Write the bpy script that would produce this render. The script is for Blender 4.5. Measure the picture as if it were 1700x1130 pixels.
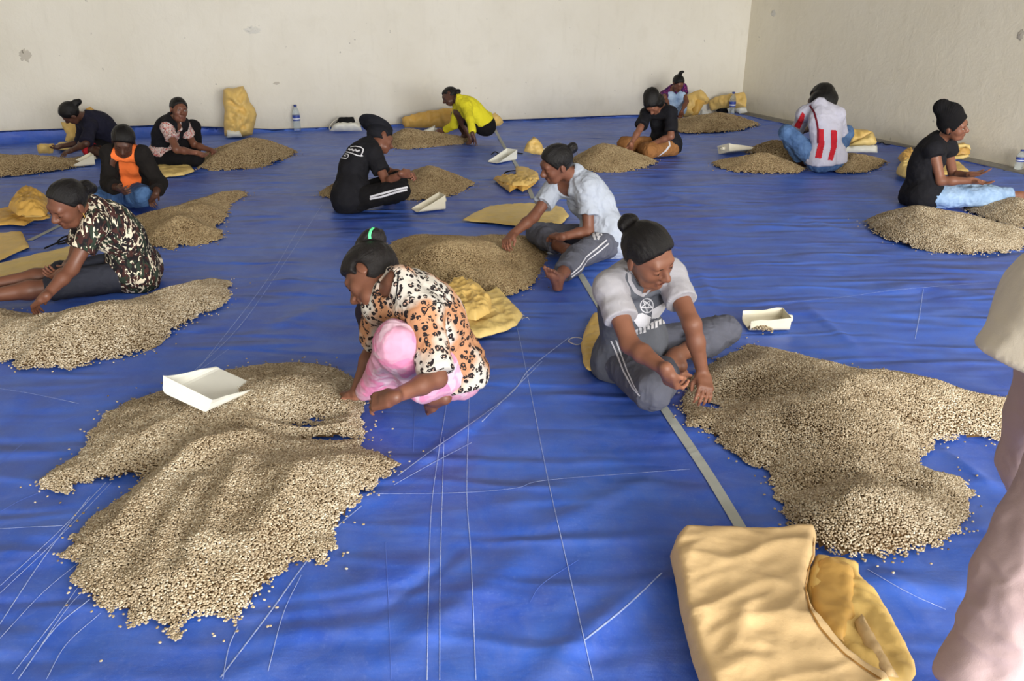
import bpy, math, random
import numpy as np
from mathutils import Vector, Matrix
from mathutils.bvhtree import BVHTree
from mathutils.geometry import delaunay_2d_cdt

for o in list(bpy.data.objects):
    bpy.data.objects.remove(o, do_unlink=True)
SC = bpy.context.scene
COL = SC.collection
random.seed(7)
RNG = np.random.default_rng(11)

# ------------------------------------------------------------------ camera
FPX = 1350.0
PITCH = math.atan(555 / 1350.0)
CAMH = 1.65
cam = bpy.data.cameras.new('camera')
cam.sensor_fit = 'HORIZONTAL'
cam.sensor_width = 36.0
cam.lens = 36.0 * FPX / 1700.0
cam.clip_start = 0.05
camo = bpy.data.objects.new('camera', cam)
COL.objects.link(camo)
camo.location = (0, 0, CAMH)
camo.rotation_euler = (math.pi / 2 - PITCH, 0, 0)
SC.camera = camo

# ------------------------------------------------------------------ light and exposure
SC.view_settings.view_transform = 'Standard'
SC.view_settings.look = 'None'
SC.view_settings.exposure = -0.03
SC.view_settings.gamma = 1.0
SC.view_settings.use_curve_mapping = False
SC.cycles.use_denoising = True
SC.cycles.max_bounces = 6
world = bpy.data.worlds.new('daylight')
SC.world = world
world.use_nodes = True
wb = world.node_tree.nodes['Background']
wb.inputs[0].default_value = (0.93, 0.96, 1.0, 1)
wb.inputs[1].default_value = 1.0


def area(name, loc, target, sx, sy, power, col):
    l = bpy.data.lights.new(name, 'AREA')
    l.shape = 'RECTANGLE'
    l.size, l.size_y = sx, sy
    l.energy = power
    l.color = col
    o = bpy.data.objects.new(name, l)
    COL.objects.link(o)
    o.location = loc
    d = Vector(target) - Vector(loc)
    o.rotation_euler = d.to_track_quat('-Z', 'Y').to_euler()
    return o


area('gate_daylight', (5.0, -7.0, 2.0), (-1.0, 8.0, 0.7), 8.0, 3.0, 2400, (1.0, 0.98, 0.95))

area('added_top_light', (4.2, 0.2, 4.0), (0.2, 4.2, 0), 2.4, 2.4, 170, (1.0, 0.98, 0.95))  # added lamp under the closed ceiling, gives shading from the upper right

# ------------------------------------------------------------------ geometry of the view (used to place things at their real spots)
CP, SP = math.cos(PITCH), math.sin(PITCH)
CAM = np.array([0, 0, CAMH])


def ray(u, v):
    a = (u - 850) / FPX
    b = (v - 565) / FPX
    d = np.array([a, CP - b * SP, -SP - b * CP])
    return d / np.linalg.norm(d)


def at_z(u, v, z=0.0):
    d = ray(u, v)
    return CAM + d * ((z - CAMH) / d[2])


def at_y(u, v, y):
    d = ray(u, v)
    return CAM + d * (y / d[1])


def nrm(a):
    a = np.asarray(a, float)
    return a / (np.linalg.norm(a) + 1e-12)


# ------------------------------------------------------------------ numpy noise
def _hash(i, j, k, seed):
    n = (i * 374761393 + j * 668265263 + k * 2147483647 + seed * 974634777) & 0xFFFFFFFF
    n = ((n ^ (n >> 13)) * 1274126177) & 0xFFFFFFFF
    n = n ^ (n >> 16)
    return (n & 0xFFFF) / 65535.0 * 2 - 1


def noise3(p, seed=0):
    p = np.asarray(p, float)
    i = np.floor(p).astype(np.int64)
    f = p - i
    f = f * f * (3 - 2 * f)
    x, y, z = i[..., 0], i[..., 1], i[..., 2]
    fx, fy, fz = f[..., 0], f[..., 1], f[..., 2]
    r = 0
    for a in (0, 1):
        wa = fx if a else 1 - fx
        for b in (0, 1):
            wbb = fy if b else 1 - fy
            for c in (0, 1):
                wc = fz if c else 1 - fz
                r = r + wa * wbb * wc * _hash(x + a, y + b, z + c, seed)
    return r


def fbm(p, seed=0, octs=3):
    p = np.asarray(p, float)
    r, a = 0, 1.0
    for o in range(octs):
        r = r + a * noise3(p * (2 ** o) + o * 17.3, seed + o)
        a *= 0.5
    return r


def crumple(p, seed=0, octs=3):
    """sharp creases like folded plastic cloth"""
    p = np.asarray(p, float)
    r, a = 0, 1.0
    for o in range(octs):
        q = p * (1.9 ** o)
        w = np.stack([noise3(q * 0.7 + 31.1, seed + 50 + o), noise3(q * 0.7 + 7.7, seed + 60 + o), noise3(q * 0.7 + 3.3, seed + 70 + o)], -1)
        n = noise3(q + 0.9 * w, seed + o)
        r = r + a * (1 - 2.2 * np.abs(n))
        a *= 0.55
    return r


# ------------------------------------------------------------------ object helpers
def tag(o, label=None, cat=None, group=None, kind=None):
    if label: o['label'] = label
    if cat: o['category'] = cat
    if group: o['group'] = group
    if kind: o['kind'] = kind
    return o


def mesh_np(name, verts, faces, mat=None, parent=None, smooth=True):
    """verts (n,3) array, faces (m,3 or 4) array or list of lists"""
    me = bpy.data.meshes.new(name)
    verts = np.asarray(verts, np.float32)
    if isinstance(faces, np.ndarray):
        m, k = faces.shape
        me.vertices.add(len(verts))
        me.vertices.foreach_set('co', verts.ravel())
        me.loops.add(m * k)
        me.loops.foreach_set('vertex_index', faces.astype(np.int32).ravel())
        me.polygons.add(m)
        me.polygons.foreach_set('loop_start', np.arange(0, m * k, k, dtype=np.int32))
        me.update(calc_edges=True)
        me.validate()
    else:
        me.from_pydata([tuple(map(float, v)) for v in verts], [], [list(map(int, f)) for f in faces])
        me.update()
    if smooth:
        me.polygons.foreach_set('use_smooth', np.ones(len(me.polygons), bool))
    if mat is not None:
        me.materials.append(mat)
    o = bpy.data.objects.new(name, me)
    COL.objects.link(o)
    if parent is not None:
        o.parent = parent
    return o


def empty(name, loc=(0, 0, 0)):
    o = bpy.data.objects.new(name, None)
    o.empty_display_size = 0.1
    COL.objects.link(o)
    o.location = loc
    return o


def put_under(o, root):
    """parent a mesh built in world coordinates to a root Empty, keeping its place"""
    o.parent = root
    l = root.location
    o.matrix_parent_inverse = Matrix.Translation(-Vector(l))
    return o


# ------------------------------------------------------------------ materials
def lin(c):
    r = []
    for x in c:
        x = x / 255.0
        r.append(x / 12.92 if x <= 0.04045 else ((x + 0.055) / 1.055) ** 2.4)
    return (r[0], r[1], r[2], 1.0)


class NT:
    def __init__(s, name):
        s.m = bpy.data.materials.new(name)
        s.m.use_nodes = True
        s.t = s.m.node_tree
        s.b = s.t.nodes['Principled BSDF']

    def n(s, kind, **kw):
        x = s.t.nodes.new(kind)
        for k, v in kw.items():
            if k.startswith('i_'):
                key = k[2:]
                key = int(key) if key.isdigit() else key.replace('_', ' ')
                x.inputs[key].default_value = v
            else:
                setattr(x, k, v)
        return x

    def l(s, a, b):
        s.t.links.new(a, b)

    def coords(s, scale=(1, 1, 1), kind='Object', rot=(0, 0, 0)):
        tc = s.n('ShaderNodeTexCoord')
        mp = s.n('ShaderNodeMapping')
        mp.inputs['Scale'].default_value = scale
        mp.inputs['Rotation'].default_value = rot
        s.l(tc.outputs[kind], mp.inputs['Vector'])
        return mp.outputs[0]

    def noise(s, co, scale, detail=3, rough=0.5, dist=0.0):
        x = s.n('ShaderNodeTexNoise')
        x.inputs['Scale'].default_value = scale
        x.inputs['Detail'].default_value = detail
        x.inputs['Roughness'].default_value = rough
        x.inputs['Distortion'].default_value = dist
        if co is not None: s.l(co, x.inputs['Vector'])
        return x.outputs['Fac']

    def ramp(s, fac, stops, mode='LINEAR'):
        r = s.n('ShaderNodeValToRGB')
        r.color_ramp.interpolation = mode
        el = r.color_ramp.elements
        while len(el) < len(stops): el.new(0.5)
        for e, (p, c) in zip(el, stops):
            e.position = p
            e.color = c if len(c) == 4 else (*c, 1)
        s.l(fac, r.inputs[0])
        return r.outputs[0]

    def mix(s, fac, a, b, mode='MIX'):
        x = s.n('ShaderNodeMix', data_type='RGBA', blend_type=mode)
        for inp, val in ((x.inputs[0], fac), (x.inputs[6], a), (x.inputs[7], b)):
            if isinstance(val, (int, float)): inp.default_value = val
            elif isinstance(val, tuple): inp.default_value = val
            else: s.l(val, inp)
        return x.outputs[2]

    def math(s, op, a, b=None, clamp=False):
        x = s.n('ShaderNodeMath', operation=op, use_clamp=clamp)
        for inp, val in ((x.inputs[0], a), (x.inputs[1], b)):
            if val is None: continue
            if isinstance(val, (int, float)): inp.default_value = val
            else: s.l(val, inp)
        return x.outputs[0]

    def bump(s, h, strength=0.3, dist=0.01, prev=None):
        x = s.n('ShaderNodeBump')
        x.inputs['Strength'].default_value = strength
        x.inputs['Distance'].default_value = dist
        s.l(h, x.inputs['Height'])
        if prev is not None: s.l(prev, x.inputs['Normal'])
        return x.outputs[0]

    def out(s, col=None, rough=None, normal=None, **kw):
        if col is not None:
            if isinstance(col, tuple): s.b.inputs['Base Color'].default_value = col
            else: s.l(col, s.b.inputs['Base Color'])
        if rough is not None:
            if isinstance(rough, (int, float)): s.b.inputs['Roughness'].default_value = rough
            else: s.l(rough, s.b.inputs['Roughness'])
        if normal is not None: s.l(normal, s.b.inputs['Normal'])
        for k, v in kw.items():
            s.b.inputs[k.replace('_', ' ')].default_value = v
        return s.m


def mul(c, k):
    return (c[0] * k, c[1] * k, c[2] * k, 1.0)


def fabric(name, rgb, rough=0.85, var=0.25, wrinkle=0.35, scale=14.0, sheen=0.0):
    t = NT(name)
    co = t.coords()
    n1 = t.noise(co, scale, 4)
    n2 = t.noise(co, 420, 2)
    c = lin(rgb)
    col = t.mix(n1, mul(c, 1 - var), mul(c, 1 + var))
    rn = t.n('ShaderNodeTexNoise', noise_type='RIDGED_MULTIFRACTAL')
    rn.inputs['Scale'].default_value = scale * .62; rn.inputs['Detail'].default_value = 2; rn.inputs['Distortion'].default_value = .7
    t.l(co, rn.inputs['Vector'])
    b = t.bump(rn.outputs['Fac'], .45, 0.014)
    b = t.bump(n1, wrinkle, 0.02, b)
    b = t.bump(n2, 0.25, 0.002, b)
    return t.out(col, rough, b, Specular_IOR_Level=0.2)


def plain(name, rgb, rough=0.5, spec=0.5, bump=0.0, bscale=30, var=0.0):
    t = NT(name)
    col = lin(rgb)
    nm = None
    if bump or var:
        n = t.noise(t.coords(), bscale, 4)
        if bump: nm = t.bump(n, bump, 0.01)
        if var: col = t.mix(n, mul(col, 1 - var), mul(col, 1 + var))
    return t.out(col, rough, nm, Specular_IOR_Level=spec)


def skin(name, rgb, rough=0.48):
    t = NT(name)
    co = t.coords()
    at = t.n('ShaderNodeAttribute', attribute_name='tint')
    n1 = t.noise(co, 22, 4)
    c = lin(rgb)
    base = t.mix(n1, mul(c, 0.82), mul(c, 1.15))
    col = t.mix(1.0, base, at.outputs['Color'], 'MULTIPLY')
    n2 = t.noise(co, 190, 3)
    return t.out(col, rough, t.bump(n2, 0.12, 0.003), Specular_IOR_Level=0.45)


def hairmat(name, rgb=(22, 18, 18), rough=0.40):
    t = NT(name)
    co = t.coords((60, 60, 60))
    at = t.n('ShaderNodeAttribute', attribute_name='strand')
    n1 = t.noise(at.outputs['Vector'], 1.6, 5, 0.75)
    c = lin(rgb)
    col = t.mix(n1, mul(c, 0.5), mul(c, 1.7))
    return t.out(col, rough, t.bump(n1, 1.0, 0.006), Specular_IOR_Level=0.32)


def blotch_mat(name, base, blots, scale=40, thr=.56):
    t = NT(name)
    co = t.coords()
    col = lin(base)
    for i, b in enumerate(blots):
        mp = t.n('ShaderNodeMapping'); mp.inputs['Location'].default_value = (i * 3.1, i * 1.7, i * .9)
        t.l(co, mp.inputs[0])
        n = t.noise(mp.outputs[0], scale * (1 + .2 * i), 2, .5, .6)
        col = t.mix(t.ramp(n, [(thr, (0, 0, 0)), (thr + .03, (1, 1, 1))]), col, lin(b))
    w = t.noise(co, 14, 3)
    return t.out(col, .85, t.bump(w, .3, .02), Specular_IOR_Level=.2)


# ------------------------------------------------------------------ signed-distance modelling (bodies, clothes)
class Field:
    """a grid of signed distances; rounded shapes are blended in, then meshed as one continuous skin"""

    def __init__(s, lo, hi, vox):
        s.v = vox
        s.lo = np.asarray(lo, float) - 4 * vox
        n = np.ceil((np.asarray(hi, float) + 4 * vox - s.lo) / vox).astype(int) + 1
        s.n = n
        s.d = np.full(tuple(n), 0.12, np.float32)
        s.ax = [(s.lo[i] + np.arange(n[i]) * vox).astype(np.float32) for i in range(3)]

    def box(s, lo, hi):
        a = np.clip(np.floor((np.asarray(lo) - s.lo) / s.v).astype(int), 0, s.n)
        b = np.clip(np.ceil((np.asarray(hi) - s.lo) / s.v).astype(int) + 1, 0, s.n)
        if np.any(b <= a): return None
        sl = tuple(slice(a[i], b[i]) for i in range(3))
        X = s.ax[0][sl[0]][:, None, None]
        Y = s.ax[1][sl[1]][None, :, None]
        Z = s.ax[2][sl[2]][None, None, :]
        return sl, X, Y, Z

    def blend(s, sl, d, k):
        a = s.d[sl]
        if k <= 0:
            s.d[sl] = np.minimum(a, d)
        else:
            h = np.maximum(k - np.abs(a - d), 0) / k
            s.d[sl] = np.minimum(a, d) - h * h * k * 0.25

    def carve(s, sl, d, k):
        """subtract shape d"""
        a = s.d[sl]
        d = -d
        if k <= 0:
            s.d[sl] = np.maximum(a, d)
        else:
            h = np.maximum(k - np.abs(a - d), 0) / k
            s.d[sl] = np.maximum(a, d) + h * h * k * 0.25

    def add(s, prims, grow=0.0, k=None):
        for p in prims:
            kk = p.get('k', 0.03) if k is None else k
            p0 = dict(p)
            lo, hi = bounds(p0, grow + kk + 2.5 * s.v)
            b = s.box(lo, hi)
            if b is None: continue
            sl, X, Y, Z = b
            d = evalp(p0, X, Y, Z, grow)
            if p.get('op') == 'sub': s.carve(sl, d, kk)
            else: s.blend(sl, d, kk)

    def cut(s, pt, n, k=0.0):
        """keep the side n points away from"""
        n = nrm(n)
        d = ((s.ax[0] - pt[0]) * n[0])[:, None, None] + ((s.ax[1] - pt[1]) * n[1])[None, :, None] + ((s.ax[2] - pt[2]) * n[2])[None, None, :]
        d = d.astype(np.float32)
        if k > 0:
            h = np.maximum(k - np.abs(s.d - d), 0) / k
            s.d = np.maximum(s.d, d) + h * h * k * 0.25
        else:
            s.d = np.maximum(s.d, d)

    def mesh(s):
        D = s.d
        ins = D < 0
        c = np.zeros(tuple(s.n - 1), np.uint8)
        for a in (0, 1):
            for b in (0, 1):
                for e in (0, 1):
                    c += ins[a:s.n[0] - 1 + a, b:s.n[1] - 1 + b, e:s.n[2] - 1 + e]
        act = (c > 0) & (c < 8)
        idx = np.argwhere(act)
        if len(idx) == 0: return np.zeros((0, 3)), np.zeros((0, 4), int)
        vid = np.full(act.shape, -1, np.int32)
        vid[act] = np.arange(len(idx), dtype=np.int32)
        i, j, k = idx.T
        cor = {}
        for a in (0, 1):
            for b in (0, 1):
                for e in (0, 1):
                    cor[a, b, e] = D[i + a, j + b, k + e]
        acc = np.zeros((len(idx), 3), np.float32)
        cnt = np.zeros(len(idx), np.float32)
        ks = list(cor.keys())
        for p in ks:
            for axn in range(3):
                if p[axn] == 0:
                    q = list(p); q[axn] = 1; q = tuple(q)
                    d0, d1 = cor[p], cor[q]
                    m = (d0 < 0) != (d1 < 0)
                    t = np.where(m, d0 / np.where(m, d0 - d1, 1), 0)
                    pos = np.array(p, np.float32)[None, :].repeat(len(idx), 0)
                    pos[:, axn] += t
                    acc += pos * m[:, None]
                    cnt += m
        V = (idx + acc / cnt[:, None]) * s.v + s.lo
        F = []
        for axn in range(3):
            sl0 = [slice(None)] * 3; sl1 = [slice(None)] * 3
            sl0[axn] = slice(0, -1); sl1[axn] = slice(1, None)
            A, B = ins[tuple(sl0)], ins[tuple(sl1)]
            e = np.argwhere(A != B)
            o1, o2 = [(1, 2), (2, 0), (0, 1)][axn]
            e = e[(e[:, o1] > 0) & (e[:, o2] > 0)]
            if not len(e): continue
            e = e[(e[:, o1] < act.shape[o1]) & (e[:, o2] < act.shape[o2])]
            def vv(da, db):
                q = e.copy(); q[:, o1] -= da; q[:, o2] -= db
                return vid[q[:, 0], q[:, 1], q[:, 2]]
            f = np.stack([vv(1, 1), vv(0, 1), vv(0, 0), vv(1, 0)], 1)
            inside = A[tuple(e.T)]
            f[~inside] = f[~inside][:, ::-1]
            F.append(f)
        return V, np.concatenate(F)


def vnormals(V, F):
    n = np.cross(V[F[:, 2]] - V[F[:, 0]], V[F[:, 3 if F.shape[1] == 4 else 1]] - V[F[:, 1 if F.shape[1] == 4 else 0]])
    N = np.zeros_like(V)
    for c in range(F.shape[1]):
        for a in range(3):
            N[:, a] += np.bincount(F[:, c], n[:, a], len(V))
    return N / (np.linalg.norm(N, axis=1, keepdims=True) + 1e-12)


def relax(V, F, it=1, f=0.5):
    for _ in range(it):
        S = np.zeros_like(V); C = np.zeros(len(V))
        for c in range(4):
            a, b = F[:, c], F[:, (c + 1) % 4]
            for x in range(3):
                S[:, x] += np.bincount(a, V[b, x], len(V)) + np.bincount(b, V[a, x], len(V))
            C += np.bincount(a, minlength=len(V)) + np.bincount(b, minlength=len(V))
        V = V * (1 - f) + f * S / np.maximum(C, 1)[:, None]
    return V


def cone(a, b, ra, rb, k=0.03, tag_='', cut0=False, cut1=False):
    return dict(t='c', a=np.asarray(a, float), b=np.asarray(b, float), ra=ra, rb=rb, k=k, tag=tag_, cut0=cut0, cut1=cut1)


def ell(c, M, r, k=0.03, tag_='', op='add'):
    """ellipsoid: centre, 3x3 rows = axes, radii"""
    return dict(t='e', c=np.asarray(c, float), M=np.asarray(M, float), r=np.asarray(r, float), k=k, tag=tag_, op=op)


def rbox(c, M, h, r, k=0.02, tag_='', op='add'):
    return dict(t='b', c=np.asarray(c, float), M=np.asarray(M, float), h=np.asarray(h, float), r=r, k=k, tag=tag_, op=op)


def tri(a, b, c, r, k=0.02, tag_=''):
    return dict(t='t', a=np.asarray(a, float), b=np.asarray(b, float), c=np.asarray(c, float), r=r, k=k, tag=tag_)


def bounds(p, m):
    if p['t'] == 'c':
        R = max(p['ra'], p['rb']) + m
        return np.minimum(p['a'], p['b']) - R, np.maximum(p['a'], p['b']) + R
    if p['t'] == 'e':
        e = np.sqrt(((p['M'] * p['r'][:, None]) ** 2).sum(0)) + m
        return p['c'] - e, p['c'] + e
    if p['t'] == 'b':
        e = np.abs(p['M'] * p['h'][:, None]).sum(0) + p['r'] + m
        return p['c'] - e, p['c'] + e
    if p['t'] == 't':
        q = np.stack([p['a'], p['b'], p['c']])
        return q.min(0) - p['r'] - m, q.max(0) + p['r'] + m


def evalp(p, X, Y, Z, g):
    if p['t'] == 'c':
        a, b = p['a'], p['b']
        ba = b - a
        L2 = float(ba @ ba) + 1e-12
        x, y, z = X - a[0], Y - a[1], Z - a[2]
        h0 = (x * ba[0] + y * ba[1] + z * ba[2]) / L2
        h = np.clip(h0, 0, 1)
        d = np.sqrt((x - h * ba[0]) ** 2 + (y - h * ba[1]) ** 2 + (z - h * ba[2]) ** 2) - (p['ra'] + (p['rb'] - p['ra']) * h) - g
        L = math.sqrt(L2)
        if p.get('cut1'): d = np.maximum(d, (h0 - 1) * L)
        if p.get('cut0'): d = np.maximum(d, -h0 * L)
        return d
    if p['t'] in 'eb':
        c, M = p['c'], p['M']
        x, y, z = X - c[0], Y - c[1], Z - c[2]
        q = [x * M[i, 0] + y * M[i, 1] + z * M[i, 2] for i in range(3)]
        if p['t'] == 'e':
            r = p['r'] + g
            k0 = np.sqrt((q[0] / r[0]) ** 2 + (q[1] / r[1]) ** 2 + (q[2] / r[2]) ** 2)
            k1 = np.sqrt((q[0] / r[0] ** 2) ** 2 + (q[1] / r[1] ** 2) ** 2 + (q[2] / r[2] ** 2) ** 2) + 1e-9
            return k0 * (k0 - 1) / k1
        h = p['h']
        q = [np.abs(q[i]) - h[i] for i in range(3)]
        o = np.sqrt(np.maximum(q[0], 0) ** 2 + np.maximum(q[1], 0) ** 2 + np.maximum(q[2], 0) ** 2)
        return o + np.minimum(np.maximum(np.maximum(q[0], q[1]), q[2]), 0) - p['r'] - g
    if p['t'] == 't':
        a, b, c = p['a'], p['b'], p['c']
        n = nrm(np.cross(b - a, c - a))
        P = (X, Y, Z)
        dn = (X - a[0]) * n[0] + (Y - a[1]) * n[1] + (Z - a[2]) * n[2]
        inside = True
        dm = None
        for u, w in ((a, b), (b, c), (c, a)):
            e = w - u
            x, y, z = X - u[0], Y - u[1], Z - u[2]
            cr = np.cross(n, e)
            inside = inside & ((x * cr[0] + y * cr[1] + z * cr[2]) >= 0)
            h = np.clip((x * e[0] + y * e[1] + z * e[2]) / float(e @ e), 0, 1)
            d2 = (x - h * e[0]) ** 2 + (y - h * e[1]) ** 2 + (z - h * e[2]) ** 2
            dm = d2 if dm is None else np.minimum(dm, d2)
        return np.where(inside, np.abs(dn), np.sqrt(dm)) - p['r'] - g
# ------------------------------------------------------------------ people
UP = np.array([0, 0, 1.0])
REPORT = []


def solve_ray(parent, L, u, v, sign):
    d = ray(u, v)
    w = parent - CAM
    b = d @ w
    disc = L * L - (w @ w - b * b)
    if disc < 0: return CAM + d * b
    r = math.sqrt(disc)
    return CAM + d * (b - r if sign == 'n' else b + r)


def frame(y, zhint):
    """rows x, y, z with y kept and z near zhint"""
    y = nrm(y)
    z = nrm(zhint - y * (zhint @ y))
    return np.stack([np.cross(y, z), y, z])


def frame_z(z, yhint):
    z = nrm(z)
    y = nrm(yhint - z * (yhint @ z))
    return np.stack([np.cross(y, z), y, z])


def uv_ball(c, M, r, nu=12, nv=8):
    V, F = [], []
    for j in range(nv + 1):
        th = math.pi * j / nv
        for i in range(nu):
            ph = 2 * math.pi * i / nu
            V.append([math.sin(th) * math.cos(ph), math.sin(th) * math.sin(ph), math.cos(th)])
    V = np.array(V) * np.asarray(r)
    V = V @ np.asarray(M) + c
    for j in range(nv):
        for i in range(nu):
            a, b = j * nu + i, j * nu + (i + 1) % nu
            F.append([a, a + nu, b + nu, b])
    return V, np.array(F)


def hand_prims(W, d, n, side, s, curl=0.5, spread=0.1, thumb=0.4, pinch=False):
    d = nrm(d)
    n = nrm(n - d * (n @ d))
    th = np.cross(d, n) * (1 if side == 'R' else -1)
    M = np.stack([d, th, n])
    P = [rbox(W + (d * .046) * s, M, np.array([.034, .026, .004]) * s, .0105 * s, k=.012 * s, tag_='hand' + side),
         cone(W - d * .02 * s, W + d * .03 * s, .024 * s, .021 * s, k=.02 * s, tag_='hand' + side)]
    if not isinstance(curl, (list, tuple)): curl = [curl] * 4
    for i, (off, L, r) in enumerate(((.028, .070, .0082), (.0095, .077, .0085), (-.009, .071, .0082), (-.026, .056, .0072))):
        b = W + (d * .082 + th * off) * s
        a0 = curl[i] * 0.9
        dirb = nrm(d + th * off / .028 * spread)
        ang = 0
        p = b
        for seg, fr in enumerate((.46, .31, .26)):
            ang += a0 * (1.0 if seg < 2 else .7)
            dd = dirb * math.cos(ang) + n * math.sin(ang)
            q = p + dd * L * fr * s
            P.append(cone(p, q, r * s * (1 - .08 * seg), r * s * (.94 - .1 * seg), k=.006 * s, tag_='hand' + side))
            p = q
    b = W + (d * .022 + th * .026) * s
    t1 = nrm(d * .62 + th * (.72 - .5 * thumb) + n * (.2 + .55 * thumb))
    m = b + t1 * .036 * s
    t2 = nrm(d * .85 + th * (.3 - .5 * thumb) + n * (.15 + .5 * thumb))
    e = m + t2 * .034 * s
    P += [cone(b, m, .0125 * s, .0095 * s, k=.012 * s, tag_='hand' + side), cone(m, e, .0095 * s, .0075 * s, k=.005 * s, tag_='hand' + side)]
    pts = (W + d * .05 * s + n * .012 * s, n)
    return P, pts


def foot_prims(A, f, up, side, s):
    f = nrm(f)
    up = nrm(up - f * (up @ f))
    lat = np.cross(f, up) * (1 if side == 'R' else -1)      # towards the little toe
    heel = A - f * .040 * s - up * .036 * s
    P = [cone(A - up * 0 * s, heel, .034 * s, .027 * s, k=.03 * s, tag_='foot' + side),
         cone(heel, A + f * .075 * s - up * .046 * s + lat * .006 * s, .026 * s, .024 * s, k=.02 * s, tag_='foot' + side),
         cone(A + f * .01 * s - up * .006 * s, A + f * .09 * s - up * .042 * s, .030 * s, .021 * s, k=.03 * s, tag_='foot' + side)]
    for i, (o, L, r) in enumerate(((-.026, .052, .0125), (-.008, .05, .0092), (.007, .045, .0088), (.021, .038, .0084), (.033, .028, .0082))):
        b = A + (f * (.095 - .006 * i) - up * .050 + lat * o * .95) * s
        e = b + (f * L + lat * o * .15 - up * .004) * s
        P.append(cone(b - f * .02 * s, b, r * 1.15 * s, r * 1.1 * s, k=.014 * s, tag_='foot' + side))
        P.append(cone(b, e, r * s, r * s * .95, k=.004 * s, tag_='foot' + side))
    return P


HAIRSTYLES = {}


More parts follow.
